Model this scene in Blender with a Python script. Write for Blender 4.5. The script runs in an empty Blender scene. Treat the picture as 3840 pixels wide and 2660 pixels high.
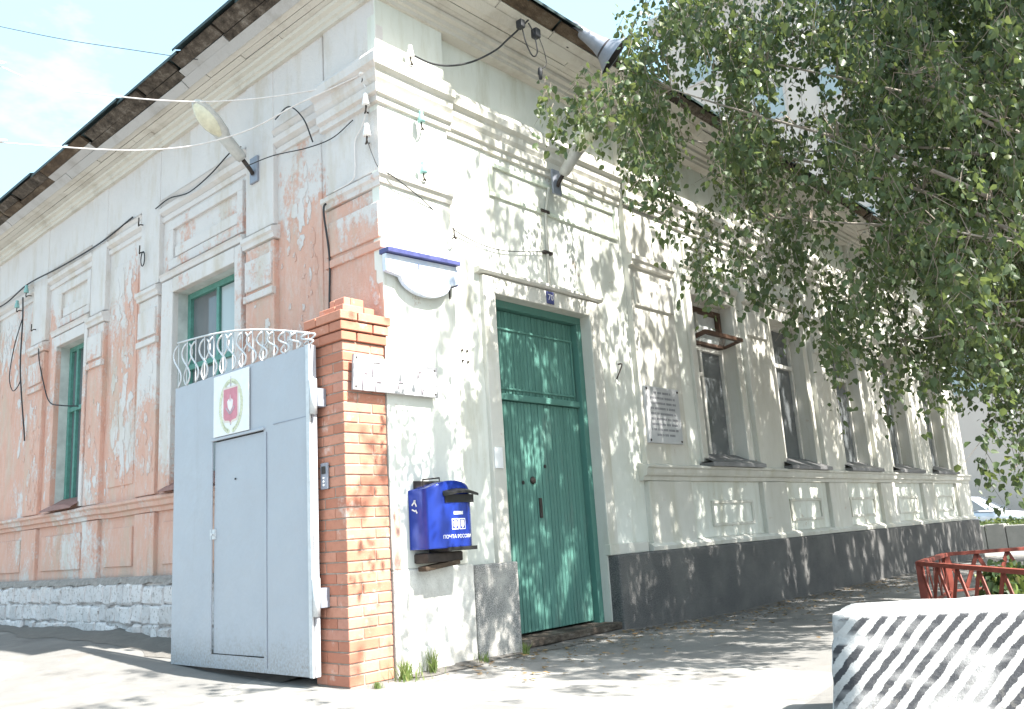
import bpy, bmesh, math, random
import numpy as np
from mathutils import Vector, Matrix, noise
random.seed(7)
RNG = np.random.default_rng(11)
SC = bpy.context.scene
COL = SC.collection

# ------------------------------------------------------------------ camera
YAW, PITCH, ROLL = math.radians(41.636), math.radians(11.958), math.radians(-3.705)
CAM = Vector((-4.167, -4.9885, 0.92))
fwd = Vector((math.cos(PITCH)*math.cos(YAW), math.cos(PITCH)*math.sin(YAW), math.sin(PITCH)))
rgt = Vector((math.sin(YAW), -math.cos(YAW), 0)); upv = rgt.cross(fwd)
r2 = rgt*math.cos(ROLL) + upv*math.sin(ROLL); u2 = -rgt*math.sin(ROLL) + upv*math.cos(ROLL)
cam_d = bpy.data.cameras.new('camera'); cam = bpy.data.objects.new('camera', cam_d); COL.objects.link(cam)
m = Matrix((r2, u2, -fwd)).transposed().to_4x4(); m.translation = CAM
cam.matrix_world = m
cam_d.sensor_width = 36; cam_d.lens = 36*3236.8/3840
cam_d.clip_start = 0.05; cam_d.clip_end = 3000
SC.camera = cam

# ------------------------------------------------------------------ light
SUN_EL, SUN_AZ = math.radians(51.5), math.radians(6.5)     # azimuth measured from -Y towards +X
W = bpy.data.worlds.new('World'); SC.world = W; W.use_nodes = True
nt = W.node_tree; nt.nodes.clear()
wo = nt.nodes.new('ShaderNodeOutputWorld'); bg = nt.nodes.new('ShaderNodeBackground')
sky = nt.nodes.new('ShaderNodeTexSky'); sky.sky_type = 'NISHITA'; sky.sun_disc = False
sky.sun_elevation = SUN_EL; sky.sun_rotation = math.pi - SUN_AZ
sky.air_density = 1.0; sky.dust_density = 4.0; sky.ozone_density = 1.0
tc = nt.nodes.new('ShaderNodeTexCoord'); mp = nt.nodes.new('ShaderNodeMapping')
mp.inputs['Scale'].default_value = (1.0, 1.0, 2.2)
nz = nt.nodes.new('ShaderNodeTexNoise'); nz.inputs['Scale'].default_value = 3.1; nz.inputs['Detail'].default_value = 8; nz.inputs['Roughness'].default_value = .62
cr = nt.nodes.new('ShaderNodeValToRGB'); cr.color_ramp.elements[0].position = .54; cr.color_ramp.elements[1].position = .82
mx = nt.nodes.new('ShaderNodeMixRGB'); mx.inputs[2].default_value = (3.3, 3.5, 3.6, 1)
nt.links.new(tc.outputs['Generated'], mp.inputs['Vector']); nt.links.new(mp.outputs[0], nz.inputs['Vector'])
nt.links.new(nz.outputs['Fac'], cr.inputs['Fac']); nt.links.new(cr.outputs['Color'], mx.inputs['Fac'])
veil = nt.nodes.new('ShaderNodeMixRGB'); veil.inputs[0].default_value = .62; veil.inputs[2].default_value = (1.75, 2.75, 3.1, 1)   # thin high haze over the whole sky
nt.links.new(sky.outputs[0], veil.inputs[1]); nt.links.new(veil.outputs[0], mx.inputs[1]); nt.links.new(mx.outputs[0], bg.inputs['Color'])
bg.inputs['Strength'].default_value = 0.135
nt.links.new(bg.outputs[0], wo.inputs['Surface'])
sun_d = bpy.data.lights.new('sun', 'SUN'); sun = bpy.data.objects.new('sun', sun_d); COL.objects.link(sun)
sun_d.energy = 5.0; sun_d.angle = math.radians(0.53); sun_d.color = (1, .955, .88)
TO_SUN = Vector((math.sin(SUN_AZ)*math.cos(SUN_EL), -math.cos(SUN_AZ)*math.cos(SUN_EL), math.sin(SUN_EL)))
sun.rotation_euler = TO_SUN.to_track_quat('Z', 'Y').to_euler()
sun.location = (0, -20, 30)
vs = SC.view_settings; vs.view_transform = 'Standard'; vs.look = 'None'; vs.gamma = 1; vs.use_curve_mapping = False
vs.exposure = 1.95

# ------------------------------------------------------------------ materials
def mat(name, build):
    m = bpy.data.materials.new(name); m.use_nodes = True
    t = m.node_tree; b = t.nodes['Principled BSDF']
    build(N(t, b)); return m
class N:
    def __init__(s, t, b): s.t = t; s.b = b; s._c = None
    def co(s):
        if s._c is None: s._c = s.t.nodes.new('ShaderNodeTexCoord').outputs['Object']
        return s._c
    def lk(s, a, b): s.t.links.new(a, b)
    def noise(s, scale, detail=6, rough=.6, vec=None, stretch=None, dist=0):
        v = vec or s.co()
        if stretch:
            q = s.t.nodes.new('ShaderNodeMapping'); q.inputs['Scale'].default_value = stretch; s.lk(v, q.inputs['Vector']); v = q.outputs[0]
        n = s.t.nodes.new('ShaderNodeTexNoise'); n.inputs['Scale'].default_value = scale; n.inputs['Detail'].default_value = detail
        n.inputs['Roughness'].default_value = rough; n.inputs['Distortion'].default_value = dist; s.lk(v, n.inputs['Vector']); return n.outputs['Fac']
    def vor(s, scale, feature='F1', out='Distance', stretch=None):
        v = s.co()
        if stretch:
            q = s.t.nodes.new('ShaderNodeMapping'); q.inputs['Scale'].default_value = stretch; s.lk(v, q.inputs['Vector']); v = q.outputs[0]
        n = s.t.nodes.new('ShaderNodeTexVoronoi'); n.feature = feature; n.inputs['Scale'].default_value = scale; s.lk(v, n.inputs['Vector']); return n.outputs[out]
    def ramp(s, fac, *stops):
        r = s.t.nodes.new('ShaderNodeValToRGB'); e = r.color_ramp.elements
        while len(e) < len(stops): e.new(.5)
        for el, (p, c) in zip(e, stops):
            el.position = p; el.color = (c, c, c, 1) if isinstance(c, (int, float)) else (*c, 1)
        s.lk(fac, r.inputs['Fac']); return r.outputs['Color']
    def mix(s, fac, a, b, mode='MIX'):
        n = s.t.nodes.new('ShaderNodeMixRGB'); n.blend_type = mode
        for i, v in ((0, fac), (1, a), (2, b)):
            if isinstance(v, (int, float)): n.inputs[i].default_value = v if i == 0 else (v, v, v, 1)
            elif isinstance(v, tuple): n.inputs[i].default_value = (*v, 1)
            else: s.lk(v, n.inputs[i])
        return n.outputs[0]
    def math(s, op, a, b=0.0):
        n = s.t.nodes.new('ShaderNodeMath'); n.operation = op
        for i, v in ((0, a), (1, b)):
            if isinstance(v, (int, float)): n.inputs[i].default_value = v
            else: s.lk(v, n.inputs[i])
        return n.outputs[0]
    def sep(s, i):
        n = s.t.nodes.new('ShaderNodeSeparateXYZ'); s.lk(s.co(), n.inputs[0]); return n.outputs[i]
    def rand(s):
        return s.t.nodes.new('ShaderNodeObjectInfo').outputs['Random']
    def island(s):
        return s.t.nodes.new('ShaderNodeNewGeometry').outputs['Random Per Island']
    def out(s, col, rough=.85, bump=None, bstr=.3, bdist=.01, metal=0, spec=.3):
        b = s.b
        if isinstance(col, tuple): b.inputs['Base Color'].default_value = (*col, 1)
        else: s.lk(col, b.inputs['Base Color'])
        if isinstance(rough, (int, float)): b.inputs['Roughness'].default_value = rough
        else: s.lk(rough, b.inputs['Roughness'])
        b.inputs['Metallic'].default_value = metal; b.inputs['Specular IOR Level'].default_value = spec
        if bump is not None:
            n = s.t.nodes.new('ShaderNodeBump'); n.inputs['Strength'].default_value = bstr; n.inputs['Distance'].default_value = bdist
            s.lk(bump, n.inputs['Height']); s.lk(n.outputs[0], b.inputs['Normal'])

def flat(name, c, rough=.6, metal=0, var=.12, scale=18, spec=.3):
    def f(n):
        k = n.noise(scale, 5)
        col = n.mix(n.ramp(k, (.3, 0), (.75, 1)), tuple(v*(1-var) for v in c), tuple(min(1, v*(1+var)) for v in c))
        n.out(col, rough, n.noise(scale*4, 3), .08, .004, metal, spec)
    return mat(name, f)

PINK, LIL, DUST = (.60, .295, .215), (.70, .675, .69), (.60, .55, .47)
def plaster_left(name, white):       # white: share of the old limewash still on the pink coat
    def f(n):
        a = n.noise(.85, 9, .70, stretch=(1, 1, .6), dist=.6); b = n.noise(7, 8, .7, stretch=(1, 1, .45)); c = n.noise(28, 6, .65)
        z = n.sep(2)
        hi = n.ramp(n.math('ADD', n.math('MULTIPLY', z, .18), n.math('MULTIPLY', n.noise(.8, 4), .22)), (.72, 0), (.92, .17))          # upper storey band keeps more limewash
        s = n.math('ADD', n.math('ADD', n.math('MULTIPLY', a, .70), n.math('MULTIPLY', b, .30)), hi)
        s = n.math('ADD', s, n.math('MULTIPLY', n.math('SUBTRACT', c, .5), .22))
        mask = n.ramp(s, (.60-white*.20, 0), (.67-white*.20, 1))
        pink = n.mix(n.noise(3, 6), (.66, .425, .345), (.56, .32, .25))
        pink = n.mix(n.ramp(n.noise(13, 9, .75, stretch=(1, 1, .35)), (.48, 0), (.66, .6)), pink, (.62, .51, .46))
        pink = n.mix(n.ramp(n.noise(5, 9, .75, stretch=(1, 1, .3)), (.56, 0), (.70, .55)), pink, (.40, .22, .17))
        lil = n.mix(n.noise(2.2, 6), (.57, .545, .54), (.68, .65, .63))
        col = n.mix(mask, pink, lil)
        dirt = n.ramp(n.noise(2.6, 8, .7, stretch=(1, 1, .3)), (.50, 0), (.70, .75))
        col = n.mix(dirt, col, (.50, .44, .36))
        crk = n.math('SUBTRACT', n.vor(.9, 'DISTANCE_TO_EDGE', stretch=(1, 1, .7)), n.math('MULTIPLY', n.noise(4, 8, .75), .16))
        col = n.mix(n.ramp(crk, (-.083, 0), (-.080, .6), (-.076, 0)), col, (.20, .16, .14))
        low = n.math('MULTIPLY', n.ramp(z, (.62, 1), (1.0, 0)), n.ramp(b, (.4, 0), (.6, .8)))
        col = n.mix(low, col, (.36, .33, .30))
        n.out(col, .93, n.math('ADD', n.math('MULTIPLY', mask, .5), n.noise(30, 8, .7)), .6, .018, spec=.15)
    return mat(name, f)
M_PINK = plaster_left('pink_plaster', .27)
M_PWHT = plaster_left('limewashed_plaster', .72)
M_PMIX = plaster_left('worn_limewash_plaster', .38)

def white_plaster(name, base=(.70, .715, .675), alt=(.60, .625, .575)):
    def f(n):
        a = n.noise(1.3, 8, .65, stretch=(1, 1, .5)); b = n.noise(9, 8, .7, stretch=(1, 1, .4))
        col = n.mix(n.ramp(a, (.38, 0), (.68, 1)), base, alt)
        stain = n.ramp(n.noise(3.4, 8, .72, stretch=(1.4, 1.4, .22)), (.50, 0), (.72, .7))
        col = n.mix(stain, col, (.46, .44, .34))
        chip = n.ramp(n.noise(4.5, 10, .78), (.625, 0), (.65, .8))
        col = n.mix(chip, col, (.47, .40, .33))
        n.out(col, .9, n.math('ADD', n.math('MULTIPLY', b, .6), n.math('MULTIPLY', n.noise(60, 6), .25)), .34, .012, spec=.18)
    return mat(name, f)
M_WHITE = white_plaster('white_plaster', (.70, .715, .67), (.59, .61, .555))
M_TRIMW = white_plaster('white_trim_plaster', (.62, .61, .565), (.51, .50, .45))
M_GREENW = white_plaster('pale_green_plaster', (.62, .68, .59), (.56, .61, .52))

def f(n):
    sp = n.ramp(n.noise(110, 3, .6), (.40, (.058, .058, .061)), (.62, (.145, .143, .14)))
    col = n.mix(n.ramp(n.noise(2.2, 7), (.4, 0), (.7, .6)), sp, (.18, .175, .165))
    drip = n.ramp(n.noise(4, 8, .7, stretch=(1.6, 1.6, .2)), (.6, 0), (.75, .5))
    n.out(n.mix(drip, col, (.28, .27, .24)), .9, n.noise(90, 5), .6, .012)
M_PLINTH = mat('dark_plinth_render', f)
def f(n):
    sp = n.ramp(n.noise(140, 3, .6), (.38, (.13, .13, .13)), (.64, (.42, .415, .40)))
    col = n.mix(n.ramp(n.noise(3, 7), (.45, 0), (.7, .75)), sp, (.55, .53, .49))
    n.out(col, .92, n.noise(100, 5), .6, .012)
M_GRANIT = mat('grey_roughcast', f)
def f(n):
    col = n.mix(n.ramp(n.noise(2.4, 8, .7), (.42, 0), (.62, 1)), (.70, .695, .66), (.46, .45, .42))
    col = n.mix(n.ramp(n.noise(90, 4), (.55, 0), (.7, .5)), col, (.30, .29, .27))
    crack = n.ramp(n.math('SUBTRACT', n.vor(1.5, 'DISTANCE_TO_EDGE', stretch=(1, 1, .6)), n.math('MULTIPLY', n.noise(14, 6), .03)), (-.004, 1), (.0, 0))
    n.out(n.mix(n.math('MULTIPLY', crack, .0), col, (.14, .12, .10)), .93, n.noise(30, 8, .7), .55, .02)
M_CEMENT = mat('patched_cement', f)
def f(n):
    col = n.mix(n.rand(), (.57, .55, .555), (.72, .695, .70))
    col = n.mix(n.ramp(n.noise(16, 9, .75), (.54, 0), (.66, .9)), col, (.31, .275, .25))
    pit = n.ramp(n.noise(34, 5, .6), (.60, 0), (.66, .9)); col = n.mix(pit, col, (.16, .14, .13))
    col = n.mix(n.ramp(n.noise(3, 6), (.55, 0), (.75, .6)), col, (.60, .50, .46))
    n.out(col, .95, n.noise(18, 9, .7), .9, .03)
M_STONE = mat('whitewashed_stone', f)
M_MORTARD = flat('dark_mortar', (.27, .25, .235), .95, var=.3)
def f(n):
    r = n.rand()
    col = n.ramp(r, (0, (.40, .165, .11)), (.35, (.48, .215, .145)), (.7, (.53, .26, .185)), (1, (.46, .225, .17)))
    col = n.mix(n.ramp(n.noise(26, 7, .7), (.48, 0), (.72, .45)), col, (.36, .15, .10))
    geo = n.t.nodes.new('ShaderNodeNewGeometry'); lime = n.ramp(n.noise(3.6, 9, .75, vec=geo.outputs['Position']), (.56, 0), (.68, .7))
    col = n.mix(lime, col, (.66, .58, .53))
    n.out(col, .88, n.noise(70, 6), .35, .006)
M_BRICK = mat('fired_brick', f)
M_MORTAR = flat('brick_mortar', (.34, .29, .25), .95, var=.25)
def gatepaint(name, c):
    def f(n):
        col = n.mix(n.noise(1.6, 5, .5), tuple(v*.94 for v in c), tuple(v*1.05 for v in c))
        streak = n.ramp(n.noise(5, 8, .7, stretch=(1, 1.5, .12)), (.58, 0), (.8, .35))
        col = n.mix(streak, col, (.27, .27, .27))
        splash = n.math('MULTIPLY', n.ramp(n.math('ADD', n.sep(2), n.math('MULTIPLY', n.noise(7, 8, .7), .5)), (.30, .75), (.62, 0)), n.ramp(n.noise(50, 6, .7), (.40, 0), (.62, 1)))
        col = n.mix(splash, col, (.22, .19, .155))
        rust = n.ramp(n.noise(6, 10, .8, stretch=(1, 1, .35)), (.665, 0), (.70, .8))
        col = n.mix(rust, col, (.26, .15, .10))
        n.out(col, n.ramp(n.noise(4, 6), (.3, .35), (.7, .6)), n.noise(2.6, 4), .5, .04, spec=.4)
    return mat(name, f)
M_GATE = gatepaint('grey_gate_paint', (.385, .41, .455))
M_SILVER = flat('silver_paint', (.58, .60, .62), .45, .2)
M_GREEN = mat('green_door_paint', lambda n: n.out(
    n.mix(n.ramp(n.noise(5, 9, .72, stretch=(1, 1, .25)), (.55, 0), (.72, .6)),
          n.mix(n.rand(), (.075, .19, .16), (.095, .23, .195)), (.15, .215, .19)), .55, n.noise(40, 6, .6, stretch=(1, 1, .1)), .3, .006, spec=.35))
M_REVL = flat('pale_green_reveal', (.50, .53, .51), .85, var=.2, scale=6)
M_GFRAME = flat('green_frame_paint', (.10, .26, .22), .55, var=.2)
M_WFRAME = flat('white_frame_paint', (.62, .61, .57), .6, var=.12)
M_BFRAME = flat('brown_frame_paint', (.09, .052, .035), .5, var=.2)
def f(n):
    n.out(n.mix(n.noise(1.4, 4), (.06, .068, .072), (.19, .205, .215)), .05, spec=.7); n.b.inputs['IOR'].default_value = 1.5
M_GLASS = mat('dark_window_glass', f)
def f(n):
    n.b.inputs['Transmission Weight'].default_value = .85
    n.out((.9, .95, .95), .03, spec=.5); n.b.inputs['IOR'].default_value = 1.35
M_CLEAR = mat('clear_glass', f)
M_ROOM = flat('dim_room', (.12, .115, .11), .9)
M_PALEP = mat('pale_curtained_glass', lambda n: n.out(n.mix(n.noise(2, 4, stretch=(1, 4, .3)), (.30, .36, .37), (.42, .47, .48)), .08, spec=.55))
M_CURT = flat('white_curtain', (.62, .64, .64), .9)
def f(n):
    s = n.noise(3, 9, .7, stretch=(1.2, 1.2, 6))
    col = n.ramp(s, (.3, (.035, .026, .02)), (.52, (.10, .072, .05)), (.74, (.23, .19, .145)))
    n.out(col, .95, n.noise(20, 8, .7), .9, .02)
M_OLDWOOD = mat('weathered_dark_wood', f)
def f(n):
    s = n.noise(5, 9, .75, stretch=(1.2, 1.2, 3))
    n.out(n.ramp(s, (.36, (.022, .018, .015)), (.54, (.10, .082, .066)), (.72, (.27, .245, .215))), .95, n.noise(20, 8, .7), .9, .02)
M_OLDWOOD2 = mat('bleached_old_wood', f)
def plank(name, c1, c2, c3):
    def f(n):
        col = n.mix(n.rand(), c1, c2)
        col = n.mix(n.ramp(n.noise(2.5, 8, .7), (.5, 0), (.72, .7)), col, c3)
        n.out(col, .92, n.noise(14, 8, .7), .6, .012)
    return mat(name, f)
M_FASCIA = plank('grey_fascia_wood', (.42, .42, .42), (.50, .49, .485), (.28, .26, .24))
M_SOFFIT = plank('painted_soffit_board', (.52, .50, .455), (.58, .555, .50), (.34, .30, .245))
M_TIN = flat('dark_roof_tin', (.05, .075, .078), .55, .3, .25)
def f(n):
    col = n.mix(n.ramp(n.noise(2, 6), (.4, 0), (.65, 1)), (.155, .155, .16), (.25, .25, .255))
    n.out(col, .42, n.noise(12, 4), .25, .01, .5)
M_ZINC = mat('zinc_flashing', f)
M_SILLR = flat('brown_sill_tin', (.25, .13, .115), .5, .1, .2)
def f(n):
    big = n.noise(.55, 7, .6); mid = n.noise(4, 8, .68); fine = n.noise(160, 3, .6)
    col = n.ramp(mid, (.3, (.17, .167, .16)), (.7, (.255, .25, .24)))
    col = n.mix(n.ramp(big, (.42, 0), (.62, .55)), col, (.30, .293, .278))
    col = n.mix(n.ramp(n.noise(1.3, 9, .72), (.56, 0), (.66, .7)), col, (.095, .09, .084))
    col = n.mix(n.ramp(n.noise(.9, 8, .7, stretch=(1, 2.2, 1)), (.58, 0), (.70, .6)), col, (.17, .135, .10))
    patch = n.ramp(n.vor(.45, 'F1', 'Color'), (.30, 0), (.32, .45)); col = n.mix(patch, col, (.115, .112, .108))
    cr_ = n.math('SUBTRACT', n.vor(.55, 'DISTANCE_TO_EDGE'), n.math('MULTIPLY', n.noise(5, 8, .7), .10))
    col = n.mix(n.ramp(cr_, (-.056, 0), (-.050, .85), (-.042, 0)), col, (.05, .047, .044))
    col = n.mix(n.math('MULTIPLY', n.ramp(fine, (.5, 0), (.72, 1)), .35), col, (.12, .12, .12))
    n.out(col, .93, n.math('ADD', n.math('MULTIPLY', mid, .6), n.math('MULTIPLY', fine, .35)), .8, .015)
M_GROUND = mat('pale_worn_asphalt', f)
M_DIRT = mat('verge_dirt', lambda n: n.out(n.mix(n.noise(9, 9, .7), (.11, .105, .10), (.25, .235, .215)), .97, n.noise(22, 9, .75), 1, .03))
M_SOIL = mat('bed_soil', lambda n: n.out(n.mix(n.noise(12, 9, .7), (.05, .04, .03), (.12, .10, .075)), .97, n.noise(30, 9, .75), 1, .03))
M_RED = flat('red_oxide_paint', (.20, .048, .034), .55, 0, .25, 9)
def f(n):
    wob = n.math('MULTIPLY', n.math('SUBTRACT', n.noise(34, 8, .75), .5), .035)
    big = n.math('MULTIPLY', n.math('SUBTRACT', n.noise(4, 3), .5), .05)
    s = n.math('ADD', n.math('ADD', n.math('SUBTRACT', n.math('MULTIPLY', n.sep(2), .84), n.math('MULTIPLY', n.sep(0), .88)), wob), big)
    st = n.math('FRACT', n.math('MULTIPLY', s, 13.6))
    inner = n.math('MULTIPLY', n.ramp(n.math('ADD', n.sep(2), wob), (.468, 1), (.480, 0)), n.ramp(n.sep(1), (-.004, 1), (.004, 0)))
    msk = n.math('MULTIPLY', n.ramp(st, (.50, 0), (.53, 1), (.96, 1), (.99, 0)), inner)
    wear = n.ramp(n.noise(26, 9, .8), (.60, 0), (.64, 1))
    black = n.mix(n.math('MULTIPLY', wear, .5), (.070, .073, .082), (.18, .18, .18))
    white = n.mix(n.ramp(n.noise(20, 10, .8), (.63, 0), (.67, .8)), (.60, .60, .60), (.30, .28, .26))
    low = n.ramp(n.math('ADD', n.sep(2), n.math('MULTIPLY', n.noise(6, 8), .5)), (.30, .7), (.50, 0))
    col = n.mix(n.math('MULTIPLY', low, n.ramp(n.noise(30, 8, .7), (.52, 0), (.6, 1))), n.mix(msk, white, black), (.21, .20, .185))
    n.out(col, .92, n.noise(45, 9, .75), .9, .02)
M_STRIPE = mat('striped_concrete', f)
M_CONC = mat('grey_concrete', lambda n: n.out(n.mix(n.noise(5, 9, .7), (.17, .17, .165), (.33, .325, .31)), .93, n.noise(40, 7), .6, .01))
def f(n):
    col = n.mix(n.ramp(n.noise(6, 6), (.4, 0), (.7, .35)), (.013, .040, .32), (.03, .055, .25))
    n.out(col, .22, n.noise(7, 3), .08, .02, .35, .5)
M_BLUE = mat('glossy_blue_enamel', f)
M_BLACK = flat('black_plastic', (.018, .018, .018), .45)
M_WHITEP = flat('white_paint', (.74, .75, .76), .5, var=.05)
def f(n):
    col = n.mix(n.ramp(n.noise(6, 6), (.45, 0), (.6, .6)), (.66, .72, .80), (.26, .42, .74))
    n.out(n.mix(.35, col, (.74, .76, .78)), .35)
M_SIGN = mat('faded_sign_enamel', f)
def f(n):
    col = n.mix(n.ramp(n.noise(5, 7, .6, dist=1.2), (.40, 0), (.58, 1)), (.50, .505, .51), (.22, .225, .24))
    n.out(n.mix(n.ramp(n.noise(30, 8, .75), (.62, 0), (.68, .7)), col, (.24, .20, .17)), .5, n.noise(20, 5), .2, .006)
M_WORNP = mat('worn_painted_plate', f)
M_SIGNB = flat('sign_blue', (.075, .085, .22), .4, var=.3)
M_EMRED = flat('emblem_red', (.56, .22, .27), .5)
M_EMOLV = flat('emblem_wreath', (.62, .64, .47), .55, var=.2)
M_EMGREY = flat('emblem_grey', (.42, .36, .40), .5)
M_EMWHT = flat('emblem_white', (.72, .70, .72), .5)
M_EMPINK = flat('emblem_edge', (.70, .62, .56), .5)
M_PLAQUE = mat('grey_marble', lambda n: n.out(n.mix(n.noise(5, 9, .7, dist=1.5), (.38, .385, .40), (.52, .525, .535)), .3, spec=.4))
M_INK = flat('plaque_lettering', (.22, .225, .245), .5)
M_CERAM = flat('white_ceramic', (.78, .77, .76), .18, var=.05, spec=.6)
M_GLASSI = flat('green_insulator_glass', (.22, .42, .40), .12, spec=.6)
M_IRON = flat('rusty_iron', (.06, .05, .045), .7, .3, .3)
M_CABLE = flat('black_cable', (.03, .032, .036), .55)
M_CABLEW = flat('white_cable', (.70, .66, .64), .5)
M_LAMP = flat('lamp_casing', (.46, .46, .44), .5, .1)
M_LENS = flat('yellowed_lamp_lens', (.62, .60, .46), .18, var=.15, spec=.5)
M_HORN = flat('horn_grey', (.26, .28, .33), .4, .2)
M_HORNIN = flat('horn_inside', (.05, .045, .05), .7)
def leafmat(name, c1, c2, c3, tr=.35):
    m = bpy.data.materials.new(name); m.use_nodes = True; t = m.node_tree; b = t.nodes['Principled BSDF']; n = N(t, b)
    col = n.ramp(n.island(), (0, c1), (.45, c2), (.93, c2), (1, c3))
    n.out(col, .42, spec=.45)
    tl = t.nodes.new('ShaderNodeBsdfTranslucent'); n.lk(n.mix(.5, col, (.24, .29, .07)), tl.inputs['Color'])
    ms = t.nodes.new('ShaderNodeMixShader'); ms.inputs[0].default_value = tr
    n.lk(b.outputs[0], ms.inputs[1]); n.lk(tl.outputs[0], ms.inputs[2])
    n.lk(ms.outputs[0], t.nodes['Material Output'].inputs['Surface']); return m
M_LEAF = leafmat('birch_leaf', (.034, .058, .025), (.062, .097, .039), (.14, .16, .06), .38)
M_LEAFD = leafmat('dark_leaf', (.022, .044, .018), (.038, .068, .026), (.07, .10, .035), .3)
M_GRASS = leafmat('grass_blade', (.10, .17, .04), (.16, .22, .06), (.30, .28, .12), .3)
M_LITTER = leafmat('dry_leaf', (.16, .10, .05), (.24, .16, .08), (.35, .27, .13), .1)
M_BARK = mat('birch_bark', lambda n: n.out(n.mix(n.ramp(n.noise(7, 8, .7, stretch=(1, 1, 3)), (.58, 0), (.64, 1)), (.55, .52, .48), (.06, .05, .045)), .85, n.noise(20, 6), .5, .01))
M_LIMB = flat('limb_bark', (.26, .235, .205), .85, var=.35, scale=7)
M_TWIG = flat('twig_bark', (.22, .185, .15), .85, var=.3)
M_BLDG = mat('beige_block_render', lambda n: n.out(n.mix(n.noise(1.2, 7), (.55, .47, .42), (.62, .545, .49)), .92, n.noise(30, 5), .2, .01))
M_BLDGB = flat('block_balcony', (.50, .46, .43), .8)
M_CAR = mat('silver_car_paint', lambda n: n.out((.60, .63, .69), .22, metal=.35, spec=.6))
M_TYRE = flat('tyre', (.02, .02, .02), .85)
M_RIM = flat('rim', (.45, .46, .48), .3, .8)

# ------------------------------------------------------------------ mesh helpers
def mesh(name, verts, faces, smooth=False):
    me = bpy.data.meshes.new(name); me.from_pydata([tuple(v) for v in verts], [], faces); me.validate(); me.update()
    if smooth: me.polygons.foreach_set('use_smooth', [True]*len(me.polygons))
    return me
def fixn(me):
    bm = bmesh.new(); bm.from_mesh(me); bmesh.ops.recalc_face_normals(bm, faces=bm.faces); bm.to_mesh(me); bm.free()
def put(name, me, m, parent=None, loc=None, rot=None):
    o = bpy.data.objects.new(name, me); COL.objects.link(o)
    if m is not None and hasattr(me, 'materials') and len(me.materials) == 0: me.materials.append(m)
    if loc is not None: o.location = loc
    if rot is not None: o.rotation_euler = rot
    if parent is not None:
        o.parent = parent
        o.matrix_parent_inverse = PMW[parent].inverted() if parent in PMW else Matrix()
    return o
PMW = {}
def thing(name, label, cat, loc, group=None):
    o = bpy.data.objects.new(name, None); COL.objects.link(o); o.location = loc; o.empty_display_size = .2
    PMW[o] = Matrix.Translation(Vector(loc)); tag(o, label, cat, group); return o
def tag(o, label, cat, group=None):
    o['label'] = label; o['category'] = cat
    if group: o['group'] = group
    return o
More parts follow.
